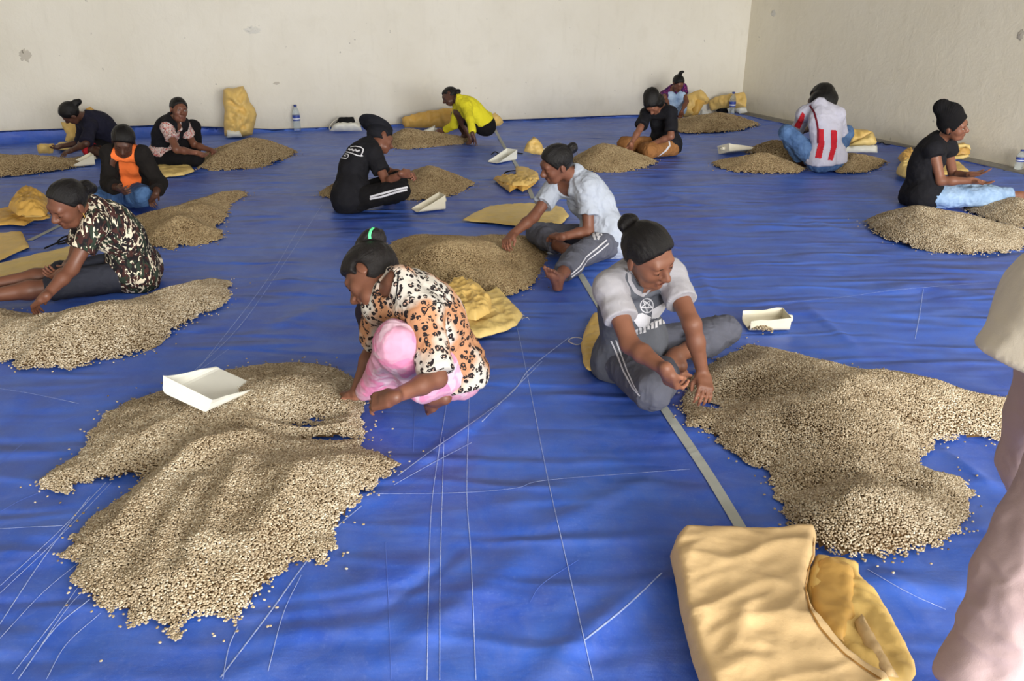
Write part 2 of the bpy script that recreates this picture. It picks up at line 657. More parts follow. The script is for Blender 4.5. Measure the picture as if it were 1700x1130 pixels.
class Person:
    def __init__(s, key, label, ref, spec, group=None):
        s.key, s.sp = key, spec
        s.s = spec.get('s', 1.0)
        s.root = empty('person', at_z(*ref, 0))
        tag(s.root, label, 'person', group)
        s.loc = np.array(s.root.location)
        s.Y0 = s.loc[1]
        s.vox = spec.get('vox', 0.009)
        s.parts = {}
        s.objs = {}
        s.pose()
        s.body()

    def J(s, key, parent=None, L=None):
        p = s.sp[key]
        if p[0] == 'z': q = at_z(p[1], p[2], p[3])
        elif p[0] == 'w': q = np.asarray(p[1], float) + s.loc
        elif isinstance(p[2], str): q = solve_ray(s.j[parent], L * s.s, p[0], p[1], p[2])
        else: q = at_y(p[0], p[1], s.Y0 + p[2])
        s.j[key] = q
        if parent is not None and L:
            l = np.linalg.norm(q - s.j[parent])
            if key in 'NH' and abs(l / (L * s.s) - 1) > .12: REPORT.append(f'{s.key}: {parent}->{key} length {l:.2f} want {L*s.s:.2f}')
        lim = .012
        if False: REPORT.append(f'{s.key}: {key} z={q[2]:.3f}')
        return q

    def fit(s, root, chain):
        """settle a limb: true bone lengths first, then the seen position, the floor and the first guess"""
        chain = [c for c in chain if c[0] in s.j]
        R = s.j[root]
        x0 = np.concatenate([s.j[c[0]] for c in chain])

        def res(x):
            r = []
            prev = R
            for i, (key, L, zm) in enumerate(chain):
                q = x[3 * i:3 * i + 3]
                r.append(25 * (np.linalg.norm(q - prev) - L * s.s))
                sp = s.sp[key]
                if sp[0] != 'w':
                    u, v = (sp[1], sp[2]) if sp[0] == 'z' else (sp[0], sp[1])
                    d = ray(u, v)
                    w = q - CAM
                    e = w - d * (w @ d)
                    r += list(4 * e)
                else:
                    r += list(4 * (q - s.loc - np.asarray(sp[1])))
                if sp[0] == 'z': r.append(4 * (q[2] - sp[3]))
                r.append(30 * min(0, q[2] - zm))
                r += list(.35 * (q - x0[3 * i:3 * i + 3]))
                prev = q
            if root[0] == 'H' and len(chain) > 1:     # knees do not bend backwards
                pass
            return np.array(r)
        x = x0.copy()
        lam = 1e-2
        r = res(x)
        for it in range(60):
            J = np.stack([(res(x + 1e-4 * np.eye(len(x))[i]) - r) / 1e-4 for i in range(len(x))], 1)
            dx = -np.linalg.solve(J.T @ J + lam * np.eye(len(x)), J.T @ r)
            r2 = res(x + dx)
            if r2 @ r2 < r @ r: x, r, lam = x + dx, r2, lam * .5
            else: lam *= 4
        prev = R
        for i, (key, L, zm) in enumerate(chain):
            q = x[3 * i:3 * i + 3]
            s.j[key] = q
            l = np.linalg.norm(q - prev)
            w = q - CAM
            dd = w[1] * CP - w[2] * SP
            pu, pv = 850 + FPX * w[0] / dd, 565 + FPX * (-w[1] * SP - w[2] * CP) / dd
            sp = s.sp[key]
            u, v = (sp[1], sp[2]) if sp[0] == 'z' else (sp[0], sp[1]) if sp[0] != 'w' else (pu, pv)
            if abs(l / L / s.s - 1) > .1 or math.hypot(pu - u, pv - v) > 30 / np.linalg.norm(w): REPORT.append(f'  fit {s.key}.{key}: len {l:.2f}/{L*s.s:.2f} px off ({pu-u:.0f},{pv-v:.0f}) z={q[2]:.2f}')
            prev = q

    def pose(s):
        sp, k = s.sp, s.s
        s.j = {}
        P = s.J('P')
        N = s.J('N', 'P', .45)
        H = s.J('H', 'N', .20)
        up = nrm(N - P)
        cf = math.radians(sp['cf'])
        fw = np.array([math.cos(cf), math.sin(cf), 0])
        pf = math.radians(sp.get('pf', sp['cf']))
        pfw = np.array([math.cos(pf), math.sin(pf), 0])
        hun = sp.get('hunch', .5)
        back = nrm(-fw - up * (-fw @ up))
        s.C = P + (N - P) * .68 + back * .055 * hun * k
        s.M = P + (N - P) * .34 + back * .05 * hun * k
        s.cup = nrm(N - s.C + (N - P) * .3)
        s.cfw = nrm(fw - s.cup * (fw @ s.cup))
        s.clf = np.cross(s.cup, s.cfw)          # own left
        roll = math.radians(sp.get('roll', 0))
        s.clf, s.cup2 = s.clf * math.cos(roll) + s.cup * math.sin(roll), s.cup
        s.pup = nrm((s.M - P) + UP * .05)
        s.pfw = nrm(pfw - s.pup * (pfw @ s.pup))
        s.plf = np.cross(s.pup, s.pfw)
        if abs(sp.get('level', 1)):
            s.plf = nrm(np.array([s.plf[0], s.plf[1], s.plf[2] * .4]))
        sh = sp.get('sh', .155) * k
        for sd, sg in (('L', 1), ('R', -1)):
            if 'S' + sd in sp: s.J('S' + sd, 'N', .165)
            else: s.j['S' + sd] = N + s.clf * sg * sh - s.cup * .045 * k + s.cfw * .012 * k
            if 'H' + sd in sp: s.J('H' + sd)
            else: s.j['H' + sd] = P + s.plf * sg * .085 * k - s.pup * .01 * k + s.pfw * .01 * k
            if 'E' + sd in sp:
                s.J('E' + sd, 'S' + sd, .265)
                s.J('W' + sd, 'E' + sd, .235)
                if 'F' + sd in sp: s.J('F' + sd, 'W' + sd, .16)
            if 'K' + sd in sp:
                s.J('K' + sd, 'H' + sd, .39)
                s.J('A' + sd, 'K' + sd, .37)
                if 'T' + sd in sp: s.J('T' + sd, 'A' + sd, .17)
        for sd in 'LR':
            if 'E' + sd in sp: s.fit('S' + sd, [('E' + sd, .265, .03), ('W' + sd, .235, .03), ('F' + sd, .16, .012)])
            if 'K' + sd in sp: s.fit('H' + sd, [('K' + sd, .39, .06), ('A' + sd, .37, .055), ('T' + sd, .17, .012)])
        s.j['nose'] = None
        nz = s.sp['nose']
        if nz[0] == 'y':      # yaw, pitch in degrees
            y, p_ = math.radians(nz[1]), math.radians(nz[2])
            hd = np.array([math.cos(y) * math.cos(p_), math.sin(y) * math.cos(p_), math.sin(p_)])
        else:
            q = s.J('nose', 'H', .115)
            hd = q - H
        hu = nrm(H - N) if 'hup' not in sp else np.asarray(sp['hup'], float)
        s.hM = frame(hd, hu + UP * .35)
        s.hc = H
        s.hs = sp.get('hs', 1.06) * k

    def hp(s, x, y, z):
        return s.hc + (s.hM[0] * x + s.hM[1] * y + s.hM[2] * z) * s.hs

    def head(s):
        k, M, h = s.hs, s.hM, s.hp
        P = [ell(h(0, -.014, .028), M, np.array([.073, .092, .084]) * k, .02, 'head'),
             ell(h(0, .028, -.028), M, np.array([.057, .060, .082]) * k, .03 * k, 'head'),
             cone(h(-.028, .045, -.082), h(.028, .045, -.082), .022 * k, .022 * k, .03 * k, 'head'),
             cone(h(0, .068, -.093), h(0, .066, -.090), .017 * k, .017 * k, .02 * k, 'head'),
             cone(h(-.030, .074, .026), h(.030, .074, .026), .013 * k, .013 * k, .02 * k, 'head')]
        for g in (-1, 1):
            P.append(ell(h(.036 * g, .056, -.024), M, np.array([.024, .024, .026]) * k, .02 * k, 'head'))
            P.append(dict(ell(h(.031 * g, .097, .004), M, np.array([.015, .016, .011]) * k, .012 * k, 'head', 'sub')))
            P.append(ell(h(.031 * g, .074, .003), M, np.array([.0145, .0135, .0115]) * k, .004 * k, 'head'))
            P.append(ell(h(.076 * g, -.010, -.008), np.stack([nrm(M[0] * g - M[1] * .35), nrm(M[1] + M[0] * g * .35), M[2]]), np.array([.007, .020, .031]) * k, .008 * k, 'head'))
            P.append(cone(h(.011 * g, .098, -.031), h(.012 * g, .094, -.031), .0095 * k, .009 * k, .008 * k, 'head'))
        P += [cone(h(0, .083, .010), h(0, .108, -.026), .0085 * k, .0118 * k, .012 * k, 'head'),
              cone(h(-.017, .084, -.056), h(.017, .084, -.056), .0075 * k, .0075 * k, .006 * k, 'lip'),
              cone(h(-.015, .083, -.069), h(.015, .083, -.069), .0080 * k, .0080 * k, .004 * k, 'lip')]
        return P

    def body(s):
        k, j = s.s, s.j
        f = s.sp.get('fat', 1.0)
        P, N, H = j['P'], j['N'], j['H']
        Mp = np.stack([s.plf, s.pfw, s.pup])
        Mc = np.stack([s.clf, s.cfw, s.cup])
        Mw = np.stack([nrm(s.plf + s.clf), nrm(s.pfw + s.cfw), nrm(s.pup + s.cup)])
        B = [ell(P + s.pup * .03 * k, Mp, np.array([.158 * f, .108 * f, .125]) * k, .05, 'pelvis'),
             ell(s.M + s.pup * .02 * k, Mw, np.array([.128 * f, .094 * f, .14]) * k, .06, 'waist'),
             ell(s.C - s.cup * .015 * k, Mc, np.array([.140 * f, .098, .17]) * k, .06, 'chest'),
             cone(j['SL'], j['SR'], .052 * k, .052 * k, .05, 'chest'),
             cone(N + s.cup * .015 * k, j['SL'], .046 * k, .05 * k, .04, 'chest'),
             cone(N + s.cup * .015 * k, j['SR'], .046 * k, .05 * k, .04, 'chest'),
             cone(N - s.cup * .02 * k, s.hp(0, -.022, -.062), .050 * k, .046 * k, .03, 'neck')]
        for g in (-1, 1):
            if s.sp.get('bust', 1):
                B.append(ell(s.C + s.clf * g * .062 * k + s.cfw * .078 * k - s.cup * .02 * k, Mc, np.array([.058, .052, .062]) * k, .04, 'chest'))
            B.append(ell(P + s.plf * g * .075 * k - s.pfw * .045 * k - s.pup * .02 * k, Mp, np.array([.085, .088, .095]) * k * f, .05, 'pelvis'))
        palms = []
        for sd in 'LR':
            if 'E' + sd in j:
                S, E, W = j['S' + sd], j['E' + sd], j['W' + sd]
                B += [cone(S, E, .046 * k * f, .036 * k, .03, 'ua' + sd),
                      cone(E, E + (W - E) * .35, .037 * k, .036 * k, .02, 'fa' + sd),
                      cone(E + (W - E) * .35, W, .036 * k, .0235 * k, .02, 'fa' + sd)]
                hd = s.sp.get('hand' + sd, {})
                d = (j['F' + sd] - W) if 'F' + sd in j else (W - E)
                hp, pl = hand_prims(W, d, np.asarray(hd.get('n', (0, 0, -1)), float), sd, k * s.sp.get('hands', .98), hd.get('curl', .45), hd.get('spread', .12), hd.get('thumb', .5))
                B += hp
                palms.append(pl)
            if 'K' + sd in j:
                Hp, K, A = j['H' + sd], j['K' + sd], j['A' + sd]
                kn = nrm(nrm(K - Hp) - nrm(A - K) )
                cf = K + (A - K) * .32 - nrm(nrm(Hp - K) * -1 + nrm(A - K)) * 0
                B += [cone(Hp, K, .082 * k * f, .053 * k, .04, 'th' + sd),
                      cone(K, K + (A - K) * .35, .050 * k, .053 * k * (.5 + .5 * f), .03, 'sh' + sd),
                      cone(K + (A - K) * .35, A, .053 * k * (.5 + .5 * f), .032 * k, .03, 'sh' + sd)]
                if 'T' + sd in j:
                    up = K - A
                    if 'up' + sd in s.sp: up = np.asarray(s.sp['up' + sd], float)
                    B += foot_prims(A, j['T' + sd] - A, up, sd, k * .98)
        s.prims = B + s.head()
        if s.sp.get('skirtfill'): pass
        pts = np.concatenate([np.stack(bounds(p, 0)) for p in s.prims])
        F = Field(pts.min(0), pts.max(0), s.vox)
        F.add(s.prims)
        V, Q = F.mesh()
        V = relax(V, Q, 1, .35)
        V[:, 2] = np.maximum(V[:, 2], .002)
        o = mesh_np('body', V - s.loc, Q, s.sp['skin'], s.root)
        # colour of lips and palms of the skin itself
        T = np.ones((len(V), 4), np.float32)
        L = (V - s.hc) @ s.hM.T / s.hs
        lip = np.clip(1.6 - np.abs(np.hypot(L[:, 0] / .026, (L[:, 2] + .062) / .0135)) * 1.6, 0, 1) * (L[:, 1] > .07)
        T[:, :3] *= 1 - lip[:, None] * np.array([.22, .42, .38])
        for c, n in palms:
            d = np.linalg.norm(V - c, axis=1)
            NN = None
            w = np.clip(((V - c) @ n + .004) / .012, 0, 1) * np.clip((.125 - d) / .06, 0, 1)
            T[:, :3] *= 1 + w[:, None] * np.array([.55, .6, .65])
        for sd in 'LR':
            if 'T' + sd in j:
                A = j['A' + sd]
                f_ = nrm(j['T' + sd] - A)
                up = np.asarray(s.sp.get('up' + sd, j['K' + sd] - A), float)
                up = nrm(up - f_ * (up @ f_))
                q = V - A
                w = np.clip((-(q @ up) - .058) / .012, 0, 1) * (np.linalg.norm(q, axis=1) < .2)
                T[:, :3] *= 1 + w[:, None] * np.array([.6, .7, .8])
        a = o.data.attributes.new('tint', 'FLOAT_COLOR', 'POINT')
        a.data.foreach_set('color', T.ravel())
        s.parts['body'] = (V, Q)
        s.face()
        if s.sp.get('hair'): s.hair(**s.sp['hair'])

    def face(s):
        k = s.hs
        for g in (-1, 1):
            V, Q = [], []
            # eyebrow: three flattened beads run together as an arch
            pts = [(.016, .0885, .020), (.030, .0865, .0245), (.045, .073, .021)]
            f = []
            for a, b in zip(pts[:-1], pts[1:]):
                f.append((s.hp(a[0] * g, a[1], a[2]), s.hp(b[0] * g, b[1], b[2])))
            tube(s, 'eyebrow', [s.hp(p[0] * g, p[1], p[2]) for p in pts], [.0022 * k, .0030 * k, .0014 * k], MATS['brow'])
            if s.sp.get('eyes') == 'open':
                Vb, Fb = uv_ball(s.hp(.031 * g, .0795, .003), s.hM, np.array([.0125, .0095, .0070]) * k, 12, 8)
                eye = mesh_np('eye', Vb - s.loc, Fb, MATS['eyewhite'], s.root)
                Vb, Fb = uv_ball(s.hp(.0315 * g, .0865, .003), s.hM, np.array([.0055, .0035, .0055]) * k, 10, 6)
                mesh_np('iris', Vb - s.loc, Fb, MATS['iris'], eye)
                tube(s, 'eyelid', [s.hp(.018 * g, .084, .004), s.hp(.031 * g, .0895, .0095), s.hp(.044 * g, .079, .004)], [.0015 * k, .0022 * k, .0015 * k], MATS['brow'])
            else:
                tube(s, 'eyelashes', [s.hp(.018 * g, .0815, .000), s.hp(.031 * g, .0872, -.0045), s.hp(.044 * g, .0775, -.001)], [.0011 * k, .0018 * k, .0012 * k], MATS['brow'])
        tube(s, 'mouth_line', [s.hp(-.022, .082, -.063), s.hp(-.01, .0905, -.0625), s.hp(.01, .0905, -.0625), s.hp(.022, .082, -.063)], [.001 * k, .0014 * k, .0014 * k, .001 * k], MATS['mouth'])

    def hair(s, mat='hair', style='bun', bun=None, bun_r=.04, grow=.012, line=.0208, low=-.072, strands=.0022, extra=(), name='hair', vox=None, knit=0):
        k, M, h = s.hs, s.hM, s.hp
        vox = vox or max(.0035, s.vox * .8)
        pr = [ell(h(0, -.014, .028), M, (np.array([.073, .092, .084]) + grow) * k, .02)]
        ex = []
        if bun is not None:
            if not isinstance(bun, list): bun = [(bun, bun_r)]
            for c, r in bun:
                r = np.asarray(r, float) if np.ndim(r) else np.array([r, r, r])
                ex.append(ell(h(*c), M, r * k, .012 * k))
        for e in extra: ex.append(cone(h(*e[0]), h(*e[1]), e[2] * k, e[3] * k, .02 * k))
        pts = np.concatenate([np.stack(bounds(p, 0)) for p in pr + ex])
        F = Field(pts.min(0), pts.max(0), vox)
        F.add(pr)
        n = M[1] * .832 - M[2] * .555
        F.cut(s.hc + n * line * k, n, .012 * k)
        F.cut(h(0, 0, low), -M[2], .01 * k)
        for g in (-1, 1):       # clear the ear
            e = ell(h(.085 * g, .0, -.014), M, np.array([.03, .026, .036]) * k, .008 * k, op='sub')
            if s.sp.get('ears', 1): F.add([e])
        F.add(ex)
        V, Q = F.mesh()
        V = relax(V, Q, 1, .4)
        N = vnormals(V, Q)
        L = (V - s.hc) @ M.T / k
        th = np.arctan2(L[:, 2] - .01, L[:, 1] + .02)
        S = np.stack([L[:, 0] * 130, th * 3.0, np.linalg.norm(L, axis=1) * 30], -1)
        if strands: V = V + N * (strands * k * fbm(S * .55, 5, 2))[:, None]
        if knit: V = V + N * (knit * np.sin(th * 60))[:, None]
        o = mesh_np(name, V - s.loc, Q, MATS[mat], s.root)
        a = o.data.attributes.new('strand', 'FLOAT_VECTOR', 'POINT')
        a.data.foreach_set('vector', S.astype(np.float32).ravel())
        s.parts[name] = (V, Q)
        s.objs[name] = o
        return o

    def by(s, *tags):
        return [p for p in s.prims if p['tag'] in tags]

    def sleeve(s, sd, fr, grow, flare=.010):
        S, E, W = s.j['S' + sd], s.j['E' + sd], s.j['W' + sd]
        k = s.s
        f = s.sp.get('fat', 1.0)
        r0, r1 = .046 * k * f, .036 * k
        if fr <= 1:
            e = S + (E - S) * fr
            return [cone(S, e, r0 + grow, r0 + (r1 - r0) * fr + grow + flare, .03, cut1=True)]
        e = E + (W - E) * (fr - 1)
        rr = .037 * k + (.0245 - .037) * k * max(0, fr - 1.3) / .7
        return [cone(S, E, r0 + grow, r1 + grow + flare * .3, .03), cone(E, e, .038 * k + grow + flare * .3, rr + grow + flare * .5, .02, cut1=True)]

    def leg(s, sd, fr, grow, flare=.006):
        A, K, Hp = s.j['A' + sd], s.j['K' + sd], s.j['H' + sd]
        k = s.s
        f = s.sp.get('fat', 1.0)
        if fr <= 1:
            return [cone(Hp, Hp + (K - Hp) * fr, .082 * k * f + grow, (.082 * f + (.053 - .082 * f) * fr) * k + grow + flare, .03, cut1=True)]
        e = K + (A - K) * (fr - 1)
        c = min(.35, fr - 1)
        mid = K + (A - K) * c
        rm = .053 * k * (.5 + .5 * f)
        t_ = max(0, (fr - 1.35) / .65)
        r = [cone(Hp, K, .082 * k * f + grow, .053 * k + grow + flare, .03)]
        if fr <= 1.35:
            r.append(cone(K, e, .051 * k + grow + flare, rm + grow + flare, .02, cut1=True))
        else:
            r += [cone(K, mid, .051 * k + grow + flare, rm + grow + flare, .02), cone(mid, e, rm + grow + flare, rm + (.032 * k - rm) * t_ + grow + flare, .02, cut1=True)]
        return r

    def garment(s, name, mat, prims, grow=.010, cuts=(), subs=(), fold=.004, fscale=9.0, vox=None, label=None, crease=0.0, seed=3, k=None, zmin=.004):
        """cloth as the offset surface of the body it covers, with folds"""
        vox = vox or max(.005, s.vox)
        g = [dict(p) for p in prims]
        pts = np.concatenate([np.stack(bounds(p, grow)) for p in g])
        F = Field(pts.min(0), pts.max(0), vox)
        F.add([p for p in g if not p.get('own')], grow, k)
        F.add([p for p in g if p.get('own') == 2], 0, k)
        for c in cuts: F.cut(c[0], c[1], c[2] if len(c) > 2 else 0.0)
        F.add([p for p in g if p.get('own') == 1], 0, k)
        for q in subs: F.add([dict(q, op='sub')])
        V, Q = F.mesh()
        V = relax(V, Q, 1, .4)
        N = vnormals(V, Q)
        d = fold * fbm(V * fscale, seed, 3)
        if crease: d = d + crease * crumple(V * fscale * 1.2, seed + 9, 3)
        V = V + N * d[:, None]
        V[:, 2] = np.maximum(V[:, 2], zmin)
        o = mesh_np(name, V - s.loc, Q, mat, s.root)
        if label: o['label'] = label
        s.parts[name] = (V, Q)
        s.objs[name] = o
        return o

    def top(s, name, mat, grow=.012, sleeve=.55, hem=.06, neck=None, vdepth=0, front=0, flare=.010, fold=.004, crease=.002, label=None, vox=None, own=(), fscale=9.0, seed=3, sides='LR', hemtilt=0.0, frontshift=0.0):
        k = s.s
        pr = s.by('pelvis', 'waist', 'chest')
        pr += [dict(q, r=q['r'] + grow + .016, own=2) for q in s.by('pelvis')]
        if sleeve > 0:
            for sd in sides:
                for c in s.sleeve(sd, sleeve, grow, flare): pr.append(dict(c, own=1))
        for c in own: pr.append(dict(c, own=2))
        cuts = [(s.j['P'] - s.pup * hem * k, -(s.pup + s.pfw * hemtilt), .012)]
        subs = []
        nk = neck if neck else .062
        Mc = np.stack([s.clf, s.cfw, s.cup])
        N = s.j['N']
        subs.append(ell(N + s.cup * .055 * k + s.cfw * .035 * k, Mc, np.array([nk, nk * 1.1, .055]) * k, .008))
        if vdepth:
            subs.append(ell(N + s.cfw * .115 * k - s.cup * (.0) * k, Mc, np.array([nk * .75, .075, vdepth]) * k, .012))
        if front:
            subs.append(rbox(s.C + s.cfw * .15 * k - s.cup * .12 * k + s.clf * frontshift * k, Mc, np.array([front * k, .13 * k, .42 * k]), .01, .015))
        if sleeve <= 0:         # arm holes
            for sd, sg in (('L', 1), ('R', -1)):
                pass
        return s.garment(name, mat, pr, grow, cuts, subs, fold, fscale, vox, label, crease, seed)

    def bottom(s, name, mat, fr=1.9, grow=.011, flare=.006, waist=.10, fold=.004, crease=.003, label=None, vox=None, own=(), fscale=10.0, seed=8, frs=None):
        k = s.s
        pr = s.by('pelvis')
        for sd in 'LR':
            if 'K' + sd in s.j:
                for c in s.leg(sd, (frs or {}).get(sd, fr), grow, flare): pr.append(dict(c, own=1))
        for c in own: pr.append(dict(c, own=1))
        cuts = [(s.j['P'] + s.pup * waist * k, s.pup, .01)]
        return s.garment(name, mat, pr, grow, cuts, (), fold, fscale, vox, label, crease, seed)

    def bvh(s, *names):
        VV, FF, n = [], [], 0
        for nm in names:
            V, Q = s.parts[nm]
            VV.append(V); FF.append(Q + n); n += len(V)
        V = np.concatenate(VV); F = np.concatenate(FF)
        return BVHTree.FromPolygons(V.tolist(), F.tolist())

    def strip(s, name, part, px, width, mat, off=.0022, step=4.0, bv=None, label=None):
        """a flat printed or sewn band lying on a garment"""
        bv = bv or s.bvh(part)
        pts, nr = drape_line(bv, px, step)
        return s.under(ribbon(name, pts, nr, width, off, mat, s.root, s.loc, label), part)

    def under(s, o, part):
        if o is not None and part in s.objs: o.parent = s.objs[part]
        return o

    def patch(s, name, part, poly, mat, off=.0022, cell=.8, bv=None, label=None):
        """a flat print: a fine sheet lying on the garment inside an outline"""
        bv = bv or s.bvh(part)
        V, F = drape_poly(bv, poly, cell, off)
        if len(F) == 0: return None
        F = biggest(F, len(V))
        used = np.unique(F)
        mp = -np.ones(len(V), int); mp[used] = np.arange(len(used))
        V, F = V[used], mp[F]
        o = mesh_np(name, V - s.loc, F, mat, s.root)
        if label: o['label'] = label
        return s.under(o, part)


def biggest(F, n):
    """the faces of the largest piece joined edge to edge"""
    ed = {}
    for i, f in enumerate(F.tolist()):
        for a, b in zip(f, f[1:] + f[:1]): ed.setdefault((min(a, b), max(a, b)), []).append(i)
    adj = [[] for _ in F]
    for v in ed.values():
        for x in v[1:]: adj[v[0]].append(x); adj[x].append(v[0])
    lab = [-1] * len(F)
    best = []
    for s0 in range(len(F)):
        if lab[s0] >= 0: continue
        st, comp = [s0], []
        lab[s0] = s0
        while st:
            x = st.pop(); comp.append(x)
            for y in adj[x]:
                if lab[y] < 0: lab[y] = s0; st.append(y)
        if len(comp) > len(best): best = comp
    return F[sorted(best)]


def drape_line(bv, px, step=4.0):
    pts, nr = [], []
    px = [np.array(p, float) for p in px]
    for a, b in zip(px[:-1], px[1:]):
        n = max(1, int(np.linalg.norm(b - a) / step))
        for i in range(n + (1 if b is px[-1] else 0)):
            q = a + (b - a) * i / n
            d = ray(q[0], q[1])
            hit = bv.ray_cast(Vector(CAM), Vector(d))
            if hit[0] is None: continue
            nn = np.array(hit[1])
            if nn @ d > 0: nn = -nn
            pts.append(np.array(hit[0])); nr.append(nn)
    return pts, nr


def ribbon(name, pts, nr, width, off, mat, root=None, loc=(0, 0, 0), label=None):
    if len(pts) < 2: return None
    P = np.array(pts); N = np.array(nr)
    if len(P) > 4:
        for _ in range(2):
            N[1:-1] = (N[:-2] + N[1:-1] * 2 + N[2:]) / 4
            N /= np.linalg.norm(N, axis=1, keepdims=True) + 1e-9
    T = np.gradient(P, axis=0)
    T /= np.linalg.norm(T, axis=1, keepdims=True) + 1e-9
    S = np.cross(T, N)
    S /= np.linalg.norm(S, axis=1, keepdims=True) + 1e-9
    P = P + N * off
    w = width / 2
    V = np.concatenate([P - S * w, P, P + S * w])
    V[len(P):2 * len(P)] += N * off * .4
    n = len(P)
    F = [[i, i + 1, n + i + 1, n + i] for i in range(n - 1)] + [[n + i, n + i + 1, 2 * n + i + 1, 2 * n + i] for i in range(n - 1)]
    o = mesh_np(name, V - np.asarray(loc), np.array(F), mat, root)
    if label: o['label'] = label
    return o


def drape_poly(bv, poly, cell, off):
    poly = np.array(poly, float)
    lo, hi = poly.min(0), poly.max(0)
    nx, ny = max(2, int((hi[0] - lo[0]) / cell) + 2), max(2, int((hi[1] - lo[1]) / cell) + 2)
    X, Y = np.meshgrid(lo[0] + np.arange(nx) * cell, lo[1] + np.arange(ny) * cell)
    cx, cy = X + cell / 2, Y + cell / 2
    m = in_poly(np.stack([cx, cy], -1).reshape(-1, 2), poly).reshape(cx.shape)
    need = np.zeros_like(m)
    need |= m
    need[1:] |= m[:-1]; need[:, 1:] |= m[:, :-1]; need[1:, 1:] |= m[:-1, :-1]
    vid = -np.ones(m.shape, int)
    V = []
    for j_, i_ in np.argwhere(need):
        d = ray(X[j_, i_], Y[j_, i_])
        hit = bv.ray_cast(Vector(CAM), Vector(d))
        if hit[0] is None: continue
        nn = np.array(hit[1])
        if nn @ d > 0: nn = -nn
        vid[j_, i_] = len(V)
        V.append(np.array(hit[0]) + nn * off)
    F = []
    for j_, i_ in np.argwhere(m):
        if j_ + 1 >= ny or i_ + 1 >= nx: continue
        f = [vid[j_, i_], vid[j_ + 1, i_], vid[j_ + 1, i_ + 1], vid[j_, i_ + 1]]
        if min(f) >= 0 and max(np.linalg.norm(V[f[0]] - V[f[2]]), 0) < .05: F.append(f)
    return np.array(V), np.array(F)


def in_poly(p, poly):
    x, y = p[:, 0], p[:, 1]
    r = np.zeros(len(p), bool)
    n = len(poly)
    for i in range(n):
        a, b = poly[i], poly[(i + 1) % n]
        c = (a[1] > y) != (b[1] > y)
        if not c.any(): continue
        r ^= c & (x < (b[0] - a[0]) * (y - a[1]) / (b[1] - a[1] + 1e-12) + a[0])
    return r


def tube_mesh(pts, rad, n=6):
    P = np.array(pts, float)
    T = np.gradient(P, axis=0)
    T /= np.linalg.norm(T, axis=1, keepdims=True) + 1e-9
    ref = np.array([0.31, 0.23, 0.92])
    V = []
    for p, t, r in zip(P, T, rad):
        u = nrm(np.cross(t, ref)); w = np.cross(t, u)
        for i in range(n):
            a = 2 * math.pi * i / n
            V.append(p + (u * math.cos(a) + w * math.sin(a)) * r)
    m = len(P)
    F = []
    for k in range(m - 1):
        for i in range(n):
            F.append([k * n + i, k * n + (i + 1) % n, (k + 1) * n + (i + 1) % n, (k + 1) * n + i])
    F.append(list(range(n))[::-1]); F.append([(m - 1) * n + i for i in range(n)])
    return np.array(V), F


def tube(s, name, pts, rad, mat, label=None, n=6):
    V, F = tube_mesh(pts, rad, n)
    o = mesh_np(name, V - s.loc, F, mat, s.root)
    if label: o['label'] = label
    return o


MATS = {}
MATS['hair'] = hairmat('black_hair', (13, 11, 12))
MATS['hair_grey'] = hairmat('greying_hair', (24, 21, 21))
MATS['brow'] = plain('brow_hair', (30, 22, 20), .7, .2)
MATS['mouth'] = plain('mouth_line', (62, 28, 26), .6, .3)
MATS['eyewhite'] = plain('eye_white', (205, 198, 190), .3, .5)
MATS['iris'] = plain('dark_iris', (25, 15, 12), .2, .5)
# ------------------------------------------------------------------ room shell
CORN = at_z(1229, 185)
RDIR = nrm(at_z(1700, 283) - CORN)            # along the right wall towards the camera
BDIR = nrm(np.array([RDIR[1], -RDIR[0], 0]))  # along the back wall towards the left
if BDIR[0] > 0: BDIR = -BDIR
WALLH = 4.2


def slab(name, o, a, b, c, mat):
    """box from corner o with edge vectors a, b, c"""
    o, a, b, c = (np.asarray(x, float) for x in (o, a, b, c))
    V = [o, o + a, o + a + b, o + b, o + c, o + a + c, o + a + b + c, o + b + c]
    F = [[0, 3, 2, 1], [4, 5, 6, 7], [0, 1, 5, 4], [1, 2, 6, 5], [2, 3, 7, 6], [3, 0, 4, 7]]
    x = mesh_np(name, V, F, mat, smooth=False)
    bm_fix(x)
    x['kind'] = 'structure'
    return x


def bm_fix(o):
    import bmesh
    bm = bmesh.new(); bm.from_mesh(o.data)
    bmesh.ops.recalc_face_normals(bm, faces=bm.faces)
    bm.to_mesh(o.data); bm.free()


